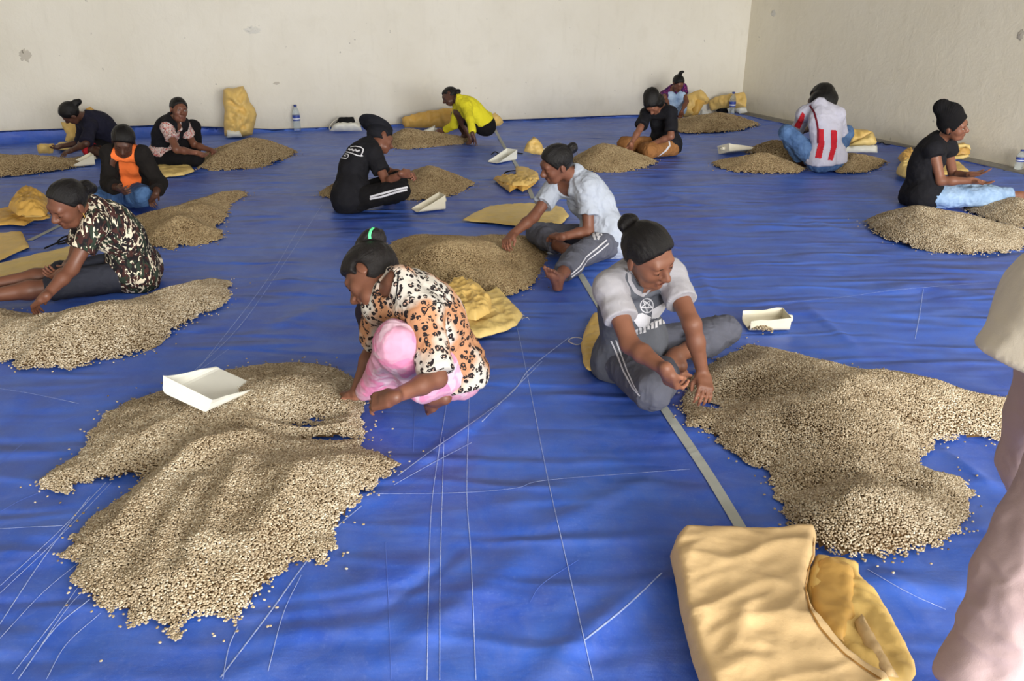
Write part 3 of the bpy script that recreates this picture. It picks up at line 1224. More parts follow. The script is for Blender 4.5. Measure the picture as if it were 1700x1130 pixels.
def plaster(name, c1, c2, seed, stains):
    t = NT(name)
    co = t.coords((1, 1, 1), 'Object')
    mp = t.n('ShaderNodeMapping'); mp.inputs['Location'].default_value = (seed, 0, 0)
    t.l(co, mp.inputs[0]); co = mp.outputs[0]
    big = t.noise(co, 0.9, 4, .55)
    mid = t.noise(co, 4.5, 5, .6, .6)
    fine = t.noise(co, 38, 4, .6)
    mp2 = t.n('ShaderNodeMapping'); mp2.inputs['Scale'].default_value = (7, 7, 0.9)
    t.l(co, mp2.inputs[0])
    drip = t.noise(mp2.outputs[0], 1.6, 4, .6)
    col = t.mix(t.ramp(big, [(.35, (0, 0, 0)), (.7, (1, 1, 1))]), lin(c1), lin(c2))
    col = t.mix(t.ramp(mid, [(.55, (0, 0, 0)), (.8, (.2, .2, .2))]), col, lin((c2[0] - 24, c2[1] - 26, c2[2] - 30)))
    col = t.mix(t.ramp(drip, [(.55, (0, 0, 0)), (.85, (.22, .22, .22))]), col, lin((c1[0] - 30, c1[1] - 32, c1[2] - 36)))
    speck = t.noise(co, 13, 2, .4)
    col = t.mix(t.ramp(speck, [(.76, (0, 0, 0)), (.79, (.5, .5, .5))]), col, lin((130, 128, 124)))
    # dirt near the floor
    sep = t.n('ShaderNodeSeparateXYZ')
    tc = t.n('ShaderNodeTexCoord'); t.l(tc.outputs['Object'], sep.inputs[0])
    low = t.math('MULTIPLY', t.ramp(sep.outputs[2], [(0.0, (1, 1, 1)), (0.35, (0, 0, 0))]), mid)
    col = t.mix(t.math('MULTIPLY', low, stains), col, lin((128, 122, 108)))
    b = t.bump(mid, .35, .02)
    b = t.bump(fine, .25, .006, b)
    return t.out(col, .55, b, Specular_IOR_Level=.35)


M_back = plaster('back_wall_plaster', (224, 220, 208), (216, 211, 197), 3.1, .4)
M_right = plaster('right_wall_plaster', (238, 232, 214), (231, 224, 204), 9.7, .6)
M_floor = plain('grey_concrete', (138, 136, 132), .8, .3, .3, 20, .2)
LEFT = 15.0
NEAR = 21.0
slab('floor', CORN + RDIR * -0.3 + BDIR * -0.3 + np.array([0, 0, -.16]), RDIR * (NEAR + .3), BDIR * (LEFT + .6), (0, 0, .145), M_floor)
slab('wall_back', CORN + BDIR * -.2 + np.array([0, 0, -.02]), BDIR * (LEFT + .4), -RDIR * .2, (0, 0, WALLH), M_back)
slab('wall_right', CORN + np.array([0, 0, -.02]) - RDIR * .2, RDIR * (NEAR + .2), -BDIR * .2, (0, 0, WALLH), M_right)
slab('wall_left', CORN + BDIR * LEFT + np.array([0, 0, -.02]), RDIR * NEAR, BDIR * .2, (0, 0, WALLH), M_right)
slab('ceiling', CORN + np.array([0, 0, WALLH - .02]) - RDIR * .2 - BDIR * .2, RDIR * NEAR, BDIR * (LEFT + .4), (0, 0, .15), plain('ceiling_board', (190, 184, 172), .8, .2))
slab('trim_right', CORN + np.array([0, 0, -.015]), RDIR * NEAR, BDIR * .05, (0, 0, .035), plain('cement_ledge', (150, 146, 138), .8, .3, .3, 25, .2))

M_patch = plain('rough_patch', (216, 214, 206), .9, .2, .6, 60, .12)
# rough patches on the plaster
for px, w, h_, wall in (((420, 50), .26, .12, 'b'), ((1284, 22), .16, .12, 'r'), ((459, 138), .1, .05, 'b'), ((1695, 58), .12, .12, 'r'), ((42, 92), .16, .18, 'b')):
    n = -RDIR if wall == 'b' else -BDIR
    d = ray(*px)
    t_ = ((CORN - CAM) @ n) / (d @ n)
    c = CAM + d * t_
    ax = BDIR if wall == 'b' else RDIR
    nn = RDIR if wall == 'b' else BDIR
    V, F = [], []
    nu = 26
    rr = np.random.default_rng(int(px[0]))
    k_ = rr.uniform(.55, 1.05, nu)
    for ring, (f, hgt) in enumerate(((1, .0005), (.85, .004), (.5, .002), (.2, .005))):
        for i in range(nu):
            a = 2 * math.pi * i / nu
            V.append(c + ax * math.cos(a) * w * .5 * f * k_[i] + UP * math.sin(a) * h_ * .5 * f * k_[(i * 7) % nu] + nn * (hgt + .001))
    for ring in range(3):
        for i in range(nu):
            F.append([ring * nu + i, ring * nu + (i + 1) % nu, ring * nu + nu + (i + 1) % nu, ring * nu + nu + i])
    F.append([3 * nu + i for i in range(nu)])
    o = mesh_np('plaster_patch', V, F, M_patch)
    bm_fix(o)
    o.parent = bpy.data.objects['wall_back' if wall == 'b' else 'wall_right']
    if px[0] in (459, 42, 1695):
        o.data.materials[0] = plain('grey_scuff', (192, 186, 174), .8, .2)


# ------------------------------------------------------------------ blue tarpaulin
def tarp_h(x, y):
    p = np.stack([x * 1.3 + y * .25, y * 7.5 - x * 1.2, np.zeros_like(x)], -1)
    q = np.stack([x * .8, y * 1.7, np.zeros_like(x) + 5], -1)
    w = np.stack([x * 5.5 + y * 1.5, y * 3.0 - x * 2, np.zeros_like(x) + 9], -1)
    a = np.clip((y - 1.5) / 5, .25, 1)
    r1 = 1 - 2.6 * np.abs(noise3(np.stack([x * .55 + y * .35, y * 1.9 - x * .5, np.zeros_like(x) + 2], -1), 21))
    r2 = 1 - 2.6 * np.abs(noise3(np.stack([x * 1.5 - y * .9, y * 2.2 + x * 1.1, np.zeros_like(x) + 4], -1), 23))
    h = .010 * np.maximum(r1, -.6) * a + .005 * np.maximum(r2, -.6)
    h = h + .0085 * a * (1 - np.abs(noise3(p, 4)) * 2.4) + .008 * noise3(q, 8) + .004 * (1 - 2 * np.abs(noise3(w, 6)))
    # long creases that run through the sheet
    up = 0 * x
    for (x0, y0, x1, y1, am, wd) in TARP_FOLDS:
        dx, dy = x1 - x0, y1 - y0
        L = math.hypot(dx, dy)
        s_ = np.clip(((x - x0) * dx + (y - y0) * dy) / L / L, 0, 1)
        dd = np.hypot(x - x0 - s_ * dx, y - y0 - s_ * dy)
        up = up + am * 1.3 * np.exp(-(dd / wd) ** 2) * np.sin(np.pi * np.clip(s_, .02, .98))
    return np.clip(h * .8 - .009, -.03, 0.003) + up


TARP_FOLDS = []
for a, b, am, wd in (((883, 1130), (1110, 945), .02, .05), ((600, 1130), (900, 900), .012, .06), ((610, 1030), (780, 900), -.008, .03), ((1324, 498), (1438, 588), .012, .03),
                     ((1556, 734), (1665, 815), .012, .03), ((1050, 380), (1165, 435), .012, .03), ((1020, 300), (1240, 360), .012, .05), ((1150, 430), (1200, 520), .01, .04),
                     ((660, 790), (860, 650), .012, .03), ((1440, 940), (1570, 1000), .01, .04), ((80, 540), (330, 470), .01, .05), ((900, 880), (1110, 780), .01, .05),
                     ((400, 560), (560, 500), .01, .05), ((380, 480), (560, 455), .012, .04), ((1250, 330), (1500, 420), .01, .05), ((1480, 470), (1700, 500), .01, .04)):
    p, q = at_z(*a), at_z(*b)
    TARP_FOLDS.append((p[0], p[1], q[0], q[1], am, wd))


def tarp_mat():
    t = NT('blue_tarpaulin')
    co = t.coords()
    big = t.noise(co, 1.1, 4, .6)
    dust = t.noise(co, 7, 6, .7, .8)
    fine = t.noise(co, 90, 3, .7)
    mp = t.n('ShaderNodeMapping'); mp.inputs['Scale'].default_value = (1, 3.5, 1); mp.inputs['Rotation'].default_value = (0, 0, .35)
    t.l(co, mp.inputs[0])
    streak = t.noise(mp.outputs[0], 2.5, 4, .6)
    col = t.mix(t.ramp(big, [(.3, (0, 0, 0)), (.7, (1, 1, 1))]), lin((30, 68, 172)), lin((52, 108, 218)))
    wear = t.noise(co, 2.6, 6, .72, 1.5)
    col = t.mix(t.ramp(wear, [(.42, (.0, .0, .0)), (.62, (.30, .30, .30)), (.75, (.0, .0, .0))]), col, lin((86, 124, 208)))
    col = t.mix(t.ramp(dust, [(.4, (.06, .06, .06)), (.85, (.38, .38, .38))]), col, lin((126, 134, 180)))
    f2 = t.ramp(fine, [(.56, (0, 0, 0)), (.8, (.34, .34, .34))])
    col = t.mix(f2, col, lin((120, 146, 215)))
    wv = []
    for ax in (0, 1):
        w = t.n('ShaderNodeTexWave', bands_direction='XY'[ax])
        w.inputs['Scale'].default_value = 85
        t.l(co, w.inputs['Vector']); wv.append(w.outputs['Fac'])
    weave = t.math('MULTIPLY', wv[0], wv[1])
    mp3 = t.n('ShaderNodeMapping'); mp3.inputs['Scale'].default_value = (1.3, 6.5, 1); mp3.inputs['Rotation'].default_value = (0, 0, .22)
    t.l(co, mp3.inputs[0])
    rd = t.n('ShaderNodeTexNoise', noise_type='RIDGED_MULTIFRACTAL'); rd.inputs['Scale'].default_value = 1.0; rd.inputs['Detail'].default_value = 2; rd.inputs['Distortion'].default_value = .5
    t.l(mp3.outputs[0], rd.inputs['Vector'])
    b = t.bump(rd.outputs['Fac'], .9, .04)
    rd2 = t.n('ShaderNodeTexNoise', noise_type='RIDGED_MULTIFRACTAL'); rd2.inputs['Scale'].default_value = 1.5; rd2.inputs['Detail'].default_value = 3; rd2.inputs['Distortion'].default_value = .8
    t.l(co, rd2.inputs['Vector'])
    b = t.bump(rd2.outputs['Fac'], .8, .03, b)
    b = t.bump(streak, .10, .03, b)
    b = t.bump(dust, .16, .008, b)
    b = t.bump(weave, .10, .001, b)
    rg = t.ramp(dust, [(.3, (.36, .36, .36)), (.8, (.58, .58, .58))])
    return t.out(col, rg, b, Specular_IOR_Level=.5)


M_tarp = tarp_mat()


def build_tarp():
    ys = [0.9]
    while ys[-1] < 16.5: ys.append(ys[-1] + max(.018, .0085 * ys[-1]))
    ys = np.array(ys)
    nx = 420
    V = []
    rows = []
    for y in ys:
        hw = 1.1 + .66 * y
        x = np.linspace(-hw, hw, nx)
        rows.append(np.stack([x, np.full(nx, y), tarp_h(x, np.full(nx, y))], 1))
    V = np.concatenate(rows)
    # stop at the walls; the edge runs a little way up the plaster
    rel = V - CORN
    db = rel @ RDIR      # distance from the back wall
    dr = rel @ BDIR      # distance from the right wall
    sb = db - .05
    lift = np.clip(-sb, 0, .025 + .12 * np.clip((dr - 7.6) / 1.5, 0, 1)) * np.clip((dr - 1.2) / 1.0, 0, 1)
    V = V + RDIR * np.clip(-sb, 0, None)[:, None]
    V[:, 2] += lift * np.where(sb < 0, 1, 0)
    edge = .16 + .05 * np.sin(db * 1.3) + .03 * noise3(np.stack([db * 2, db * 0, db * 0], -1), 3)
    sr = dr - edge
    V = V + BDIR * np.clip(-sr, 0, None)[:, None]
    V[:, 2] = np.maximum(V[:, 2], -.012) * 1.0
    n = len(ys)
    idx = np.arange(n * nx).reshape(n, nx)
    F = np.stack([idx[:-1, :-1], idx[:-1, 1:], idx[1:, 1:], idx[1:, :-1]], -1).reshape(-1, 4)
    keep = np.ones(len(F), bool)
    P = V[F]
    a = np.linalg.norm(np.cross(P[:, 2] - P[:, 0], P[:, 3] - P[:, 1]), axis=1)
    keep &= a > 1e-7
    F = F[keep]
    used = np.unique(F)
    mp = -np.ones(len(V), int); mp[used] = np.arange(len(used))
    return V[used], mp[F]


TV, TF = build_tarp()
tarp = mesh_np('tarpaulin', TV, TF, M_tarp)
tag(tarp, 'large creased blue tarpaulin spread over the whole floor', 'tarpaulin')
TARP_BV = BVHTree.FromPolygons(TV.tolist(), TF.tolist())


def smooth_px(pts, n=6):
    """Catmull-Rom through pixel points"""
    P = [np.array(p, float) for p in pts]
    if len(P) < 3: return P
    P = [2 * P[0] - P[1]] + P + [2 * P[-1] - P[-2]]
    out = []
    for i in range(1, len(P) - 2):
        for k in range(n):
            t = k / n
            a, b, c, d = P[i - 1], P[i], P[i + 1], P[i + 2]
            out.append(.5 * (2 * b + (c - a) * t + (2 * a - 5 * b + 4 * c - d) * t * t + (3 * b - a - 3 * c + d) * t ** 3))
    return out + [P[-2]]


M_seam = fabric('grey_seam_tape', (172, 177, 173), .6, .12, .1)
for px, w in (([(1246, 905), (1235, 886), (1172, 782), (1090, 660), (1028, 562), (963, 455)], .042), ([(885, 330), (872, 300), (850, 262), (838, 245), (820, 212)], .042), ([(48, 400), (95, 377), (150, 350)], .045)):
    p, n = drape_line(TARP_BV, smooth_px(px), 5)
    o = ribbon('seam_tape', p, n, w, .0035, M_seam)
    o.parent = tarp

t = NT('worn_crease')
nz = t.noise(t.coords(), 60, 4, .7)
M_crease = t.out(t.mix(t.ramp(nz, [(.35, (0, 0, 0)), (.6, (1, 1, 1))]), lin((120, 148, 226)), lin((176, 192, 232))), .6)
M_crease2 = plain('faint_crease', (92, 122, 212), .6, .4)
CREASES = [
    ([(858, 540), (883, 660), (910, 797), (945, 951), (985, 1130)], 1), ([(743, 660), (718, 826), (712, 959), (709, 1130)], 1),
    ([(737, 726), (731, 951), (730, 1130)], 1), ([(779, 660), (775, 818), (782, 926), (790, 1130)], 1),
    ([(625, 820), (766, 818), (858, 810), (910, 797), (1145, 779)], 1), ([(945, 560), (880, 612), (841, 660), (718, 747), (660, 790)], 2),
    ([(600, 840), (542, 891), (492, 955), (451, 1013), (366, 1125)], 2), ([(783, 735), (720, 768), (654, 805)], 1.3),
    ([(1099, 951), (1037, 1009), (970, 1063)], 2), ([(176, 801), (95, 885), (0, 973)], 1.2), ([(149, 824), (70, 930), (0, 1036)], 1.2),
    ([(149, 995), (90, 1045), (32, 1125)], 1.6), ([(131, 973), (90, 1030), (20, 1120)], 1.2), ([(167, 1018), (110, 1070), (77, 1128)], 1),
    ([(185, 801), (100, 890), (0, 985)], 1), ([(0, 878), (50, 875), (104, 873)], 1), ([(0, 645), (60, 655), (131, 670)], 1),
    ([(379, 580), (330, 615), (271, 645)], 1), ([(305, 632), (395, 545), (470, 440), (535, 340)], 1), ([(330, 612), (440, 470), (500, 372)], 1),
    ([(350, 600), (420, 515), (470, 425)], .8), ([(395, 1040), (380, 1075), (370, 1128)], 1.2), ([(500, 955), (470, 1020), (445, 1115)], 1),
    ([(1303, 502), (1393, 494), (1500, 480), (1640, 470)], 1), ([(1533, 480), (1527, 520), (1519, 563)], 1), ([(0, 770), (60, 720), (125, 690)], .8),
    ([(30, 1128), (120, 1000), (175, 960)], 1), ([(0, 1060), (70, 985), (130, 935)], 1), ([(640, 900), (645, 1000), (650, 1128)], .6), ([(900, 600), (860, 640), (800, 700)], 1.6),
    ([(1440, 945), (1510, 985), (1570, 1012)], 1), ([(690, 640), (688, 700), (686, 750)], .8), ([(1165, 435), (1130, 410), (1080, 370)], .7),
    ([(880, 1000), (900, 970), (960, 930)], .6), ([(0, 850), (40, 828), (90, 810)], .7),
]
V_, F_ = [], []
crn = 0
for px, w in CREASES:
    p, n = drape_line(TARP_BV, smooth_px(px), 6)
    if len(p) < 2: continue
    dist = np.linalg.norm(np.array(p) - CAM, axis=1).mean()
    rng_ = np.random.default_rng(crn)
    o = ribbon('crease_line', p, n, w * .0022 * (.75 + dist * .14), .0016, M_crease if w > .9 else M_crease2)
    o.parent = tarp
    crn += 1

# ------------------------------------------------------------------ heaps of coffee beans
def bean_mat(name, stops):
    t = NT(name)
    at = t.n('ShaderNodeAttribute', attribute_name='tint', attribute_type='INSTANCER')
    col = t.ramp(at.outputs['Fac'], [(p, lin(c)) for p, c in stops])
    return t.out(col, .55, None, Specular_IOR_Level=.35)


BEANS = [(0.0, (92, 72, 48)), (.2, (132, 115, 90)), (.5, (162, 146, 120)), (.8, (186, 172, 148)), (1.0, (208, 199, 178))]
M_bean = bean_mat('parchment_beans', BEANS)
BEANS2 = [(0.0, (92, 70, 42)), (.2, (130, 108, 76)), (.55, (158, 137, 102)), (1.0, (192, 173, 136))]
M_bean2 = bean_mat('darker_parchment_beans', BEANS2)
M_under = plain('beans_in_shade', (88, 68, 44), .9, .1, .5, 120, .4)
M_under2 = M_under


def bean_group(mat):
    g = bpy.data.node_groups.new('scatter_' + mat.name, 'GeometryNodeTree')
    g.interface.new_socket('Geometry', in_out='INPUT', socket_type='NodeSocketGeometry')
    g.interface.new_socket('Geometry', in_out='OUTPUT', socket_type='NodeSocketGeometry')
    N = g.nodes.new
    gi, go = N('NodeGroupInput'), N('NodeGroupOutput')

    def attr(name, kind):
        a = N('GeometryNodeInputNamedAttribute')
        a.data_type = kind
        a.inputs['Name'].default_value = name
        return a.outputs[0]
    sph = N('GeometryNodeMeshUVSphere')
    sph.inputs['Segments'].default_value = 8
    sph.inputs['Rings'].default_value = 5
    sph.inputs['Radius'].default_value = 1.0
    sm = N('GeometryNodeSetShadeSmooth')
    tr = N('GeometryNodeTransform')
    tr.inputs['Scale'].default_value = (.0054, .0041, .0029)
    mt = N('GeometryNodeSetMaterial'); mt.inputs['Material'].default_value = mat
    inst = N('GeometryNodeInstanceOnPoints')
    rot = N('FunctionNodeEulerToRotation')
    dl = N('GeometryNodeDeleteGeometry'); dl.domain = 'POINT'
    jn = N('GeometryNodeJoinGeometry')
    L = g.links.new
    L(sph.outputs['Mesh'], tr.inputs['Geometry'])
    L(tr.outputs[0], sm.inputs[0])
    L(sm.outputs[0], mt.inputs[0])
    L(gi.outputs[0], inst.inputs['Points'])
    L(attr('bean', 'BOOLEAN'), inst.inputs['Selection'])
    L(mt.outputs[0], inst.inputs['Instance'])
    L(attr('turn', 'FLOAT_VECTOR'), rot.inputs[0])
    L(rot.outputs[0], inst.inputs['Rotation'])
    L(attr('size', 'FLOAT'), inst.inputs['Scale'])
    L(gi.outputs[0], dl.inputs[0])
    L(attr('bean', 'BOOLEAN'), dl.inputs['Selection'])
    L(dl.outputs[0], jn.inputs[0])
    L(inst.outputs[0], jn.inputs[0])
    L(jn.outputs[0], go.inputs[0])
    return g


BG1, BG2 = bean_group(M_bean), bean_group(M_bean2)
NBEANS = 0


def poly_dist(p, poly):
    """signed distance, positive inside"""
    d = np.full(len(p), 1e9)
    n = len(poly)
    for i in range(n):
        a, b = poly[i], poly[(i + 1) % n]
        e = b - a
        t_ = np.clip(((p - a) @ e) / (e @ e + 1e-12), 0, 1)
        q = p - a - t_[:, None] * e
        d = np.minimum(d, (q * q).sum(1))
    d = np.sqrt(d)
    return np.where(in_poly(p, poly), d, -d)


def heap(label, poly, hfun, spacing=.0065, size=1.0, grp=None, under=None, stray=.03, group='coffee bean heaps', seed=1, floorz=-.004, holes=()):
    """poly: world outline (n,2); hfun(points, edge distance) -> height"""
    global NBEANS
    rng = np.random.default_rng(seed)
    lo, hi = poly.min(0) - .15, poly.max(0) + .15
    c = np.array([poly[:, 0].mean(), poly[:, 1].mean()])
    # surface below the beans
    res = max(.014, spacing * 1.8)
    gx, gy = np.arange(lo[0], hi[0], res), np.arange(lo[1], hi[1], res)
    G = np.stack(np.meshgrid(gx, gy), -1)
    sh = G.shape[:2]
    P = G.reshape(-1, 2)
    d = poly_dist(P, poly)
    for hc, hr in holes: d = np.minimum(d, np.linalg.norm((P - hc) / hr, axis=1) * min(hr) - min(hr))
    H = hfun(P, np.maximum(d, 0)) - spacing * .35
    ok = (d > .004).reshape(sh)
    V = np.column_stack([P, np.where(d > .004, H, floorz)])
    idx = np.arange(len(P)).reshape(sh)
    q = ok[:-1, :-1] & ok[1:, :-1] & ok[1:, 1:] & ok[:-1, 1:]
    F = np.stack([idx[:-1, :-1], idx[:-1, 1:], idx[1:, 1:], idx[1:, :-1]], -1)[q]
    used = np.unique(F)
    mp = -np.ones(len(P), int); mp[used] = np.arange(len(used))
    V, F = V[used], mp[F]
    # beans on it
    bx, by = np.arange(lo[0], hi[0], spacing), np.arange(lo[1], hi[1], spacing * .87)
    B = np.stack(np.meshgrid(bx, by), -1)
    B[1::2, :, 0] += spacing / 2
    B = B.reshape(-1, 2)
    B = B + rng.uniform(-.42, .42, B.shape) * spacing
    d = poly_dist(B, poly)
    for hc, hr in holes: d = np.minimum(d, np.linalg.norm((B - hc) / hr, axis=1) * min(hr) - min(hr))
    jag = .018 * noise3(np.column_stack([B * 22, B[:, 0] * 0]), seed) + .012 * noise3(np.column_stack([B * 60, B[:, 0] * 0]), seed + 1)
    keep = (d + jag > 0) | (rng.random(len(B)) < .05 * np.exp(np.minimum(d, 0) / stray))
    B, d = B[keep], d[keep]
    H = hfun(B, np.maximum(d, 0))
    e = .006
    gxn = (hfun(B + [e, 0], np.maximum(d, 0)) - H) / e
    gyn = (hfun(B + [0, e], np.maximum(d, 0)) - H) / e
    n = len(B)
    z = np.where(d > 0, H, 0) + .0022 * size + rng.uniform(-.3, .45, n) * spacing * .5 * (d > .01)
    flat = np.where(d > 0.005, 1.0, .25)
    turn = np.column_stack([np.arctan(gyn) + rng.normal(0, .5, n) * flat, -np.arctan(gxn) + rng.normal(0, .5, n) * flat, rng.uniform(0, 6.28, n)])
    sz = size * rng.uniform(.85, 1.15, n)
    tint = np.clip(rng.beta(2.2, 1.9, n) + .14 * noise3(np.column_stack([B * 9, B[:, 0] * 0]), seed + 5), 0, 1)
    NBEANS += n
    o3 = np.array([c[0], c[1], 0])
    VV = np.concatenate([V, np.column_stack([B, z])]) - o3
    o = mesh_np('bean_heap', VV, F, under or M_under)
    me = o.data
    nb = np.concatenate([np.zeros(len(V), bool), np.ones(n, bool)])
    a = me.attributes.new('bean', 'BOOLEAN', 'POINT'); a.data.foreach_set('value', nb)
    full = np.zeros((len(VV), 3), np.float32); full[len(V):] = turn
    a = me.attributes.new('turn', 'FLOAT_VECTOR', 'POINT'); a.data.foreach_set('vector', full.ravel())
    for nm, val in (('size', sz), ('tint', tint)):
        full = np.zeros(len(VV), np.float32); full[len(V):] = val
        a = me.attributes.new(nm, 'FLOAT', 'POINT'); a.data.foreach_set('value', full)
    o.location = o3
    md = o.modifiers.new('beans', 'NODES')
    md.node_group = grp or BG1
    tag(o, label, 'bean heap', group, 'stuff')
    return o


def px_poly(pts):
    return np.array([at_z(p[0], p[1], p[2] if len(p) > 2 else 0)[:2] for p in pts])


def mound(label, px, cap=.09, slope=.55, feats=(), ridges=(), seed=1, holes=(), **kw):
    """a wide spread heap: px outline, humps (u,v,z,amp,radius) and ridges (px line, amp, width)"""
    poly = px_poly(px)
    fe = [(at_z(f[0], f[1], f[2])[:2], f[3], f[4]) for f in feats]
    rd = []
    for line, am, wd in ridges:
        q = px_poly([(x, y, cap) for x, y in line])
        rd.append((q, am, wd))
    hs = [(at_z(u, v)[:2], np.array([a, b])) for u, v, a, b in holes]

    def hf(P, d):
        h = cap * (1 - np.exp(-d * slope / cap))
        ed = 1 - np.exp(-d / .07)
        for c, am, r in fe:
            h = h + am * ed * np.exp(-((P - c) ** 2).sum(1) / r / r)
        for q, am, wd in rd:
            dm = np.full(len(P), 1e9)
            for a, b in zip(q[:-1], q[1:]):
                e = b - a
                t_ = np.clip(((P - a) @ e) / (e @ e), 0, 1)
                dm = np.minimum(dm, np.linalg.norm(P - a - t_[:, None] * e, axis=1))
            h = h + am * ed * np.exp(-(dm / wd) ** 1.6)
        h = h + ed * (.014 * noise3(np.column_stack([P * 5.5, P[:, 0] * 0]), seed) + .007 * noise3(np.column_stack([P * 14, P[:, 0] * 0]), seed + 2))
        return np.maximum(h, .001)
    return heap(label, poly, hf, holes=hs, seed=seed, **kw)


def cone_heap(label, front, peak, back=.8, p=.95, seed=1, extra=(), **kw):
    """a tipped-out cone: front outline px from left tip to right tip, and the pixel of its summit"""
    F = px_poly(smooth_px(front, 5))
    a, b = F[0], F[-1]
    ax = (b - a) / np.linalg.norm(b - a)
    nn = np.array([-ax[1], ax[0]])
    rel = F - a
    s_, t_ = rel @ ax, rel @ nn
    # the hidden far side mirrors the near side
    B = a + s_[:, None] * ax - t_[:, None] * nn * back
    poly = np.concatenate([F, B[1:-1][::-1]])
    c = poly.mean(0)
    pk = at_y(peak[0], peak[1], c[1])
    top = pk[2]
    c = pk[:2]
    ang = np.arctan2(poly[:, 1] - c[1], poly[:, 0] - c[0])
    rad = np.linalg.norm(poly - c, axis=1)
    o_ = np.argsort(ang)
    ang, rad = ang[o_], rad[o_]
    ang = np.concatenate([ang - 2 * np.pi, ang, ang + 2 * np.pi]); rad = np.tile(rad, 3)
    fe = [(at_z(f[0], f[1], f[2])[:2], f[3], f[4]) for f in extra]

    def hf(P, d):
        q = P - c
        r = np.linalg.norm(q, axis=1)
        R = np.interp(np.arctan2(q[:, 1], q[:, 0]), ang, rad)
        u = np.clip(r / R, 0, 1)
        u = np.sqrt(u * u + .02) - .012
        h = top * np.clip(1 - u, 0, 1) ** p / (1 - math.sqrt(.02) + .012) ** p
        for cc, am, rr in fe: h = h + am * np.exp(-((P - cc) ** 2).sum(1) / rr / rr) * (1 - np.exp(-d / .07))
        h = h + (1 - np.exp(-d / .08)) * (.010 * noise3(np.column_stack([P * 6, P[:, 0] * 0]), seed) + .004 * noise3(np.column_stack([P * 17, P[:, 0] * 0]), seed + 2))
        return np.maximum(h, .001)
    return heap(label, poly, hf, seed=seed, **kw)
# ------------------------------------------------------------------ the heaps, nearest first
mound('large two-lobed bean heap in front of the woman in the leopard blouse', [
    (591, 632), (560, 612), (524, 605), (490, 602), (456, 605), (420, 608), (375, 616), (316, 634), (280, 645), (253, 655), (215, 668), (181, 686), (156, 712), (144, 740), (131, 756), (108, 768), (86, 781), (59, 803),
    (75, 812), (108, 826), (126, 808), (153, 797), (194, 791), (220, 789), (246, 789), (228, 806), (210, 820), (181, 842), (149, 860), (126, 892), (102, 922), (113, 930), (131, 930), (122, 964), (135, 980),
    (153, 995), (180, 1008), (208, 1018), (221, 1040), (240, 1036), (257, 1031), (275, 1045), (289, 1058), (300, 1042), (307, 1026), (335, 1020), (361, 1022), (388, 1038), (400, 1025), (412, 1010), (433, 986), (450, 968),
    (465, 950), (488, 925), (505, 926), (533, 937), (550, 925), (560, 905), (548, 893), (569, 864), (600, 824), (632, 797), (668, 772), (641, 757), (615, 748), (600, 742), (604, 722), (606, 700), (604, 680), (600, 655)],
    cap=.062, slope=.42, seed=3, spacing=.0068, size=1.0,
    feats=[(470, 660, .08, .045, .28), (300, 700, .08, .03, .25), (420, 860, .1, .02, .3), (520, 790, .08, .03, .22)],
    ridges=[([(416, 722), (360, 742), (316, 757), (270, 790), (235, 830), (200, 875)], .055, .075), ([(480, 640), (440, 690)], .02, .08),
            ([(400, 770), (360, 850), (320, 930), (290, 985)], .030, .055), ([(330, 800), (285, 870), (245, 960)], .026, .05), ([(500, 790), (440, 880), (390, 960)], .032, .06), ([(380, 660), (250, 720)], .02, .07)],
    holes=[(506, 708, .05, .022), (528, 698, .04, .02), (548, 730, .06, .014), (578, 728, .05, .014)])

mound('large spread bean heap beside the woman in the raglan shirt', [
    (1130, 673), (1138, 690), (1145, 706), (1177, 712), (1192, 735), (1210, 750), (1240, 768), (1275, 778), (1276, 799), (1299, 840), (1312, 881), (1335, 900), (1360, 913), (1388, 924), (1417, 930), (1455, 927), (1491, 921), (1525, 915),
    (1548, 909), (1575, 897), (1596, 881), (1608, 862), (1614, 840), (1608, 803), (1596, 794), (1580, 790), (1550, 785), (1524, 775), (1531, 756), (1545, 742), (1560, 734), (1588, 727), (1630, 729), (1678, 730), (1705, 722), (1720, 690),
    (1700, 668), (1665, 652, .03), (1620, 640, .06), (1560, 622, .07), (1490, 606, .06), (1430, 604, .04), (1385, 592, .05), (1330, 575, .05), (1279, 572, .03), (1245, 573), (1228, 583), (1206, 590), (1181, 606), (1160, 618), (1145, 628), (1140, 650)],
    cap=.125, slope=.58, seed=5, spacing=.0068, size=1.0,
    feats=[(1185, 668, .02, -.055, .13), (1400, 660, .15, .10, .28), (1330, 615, .12, .05, .2), (1550, 660, .1, .05, .25), (1420, 840, .12, .06, .3)],
    ridges=[([(1230, 625), (1330, 655)], -.03, .06), ([(1270, 770), (1500, 775)], -.055, .08), ([(1330, 700), (1400, 720), (1480, 700)], .025, .06)],
    holes=[(1178, 672, .05, .03)])

mound('bean heap between the woman in white and the leopard blouse', [
    (645, 412), (655, 436), (661, 452), (690, 465), (720, 474), (770, 480), (810, 490), (850, 489), (875, 479), (890, 466), (903, 440), (907, 428), (902, 398, .03), (874, 378, .07), (840, 374, .10), (800, 371, .12), (769, 371, .11), (720, 377, .08), (681, 386, .05), (652, 402)],
    cap=.13, slope=.5, seed=7, spacing=.0075, size=1.1, grp=BG2, feats=[(740, 400, .2, .09, .3), (815, 425, .1, -.02, .2)], ridges=[([(690, 428), (780, 430)], -.03, .08)])

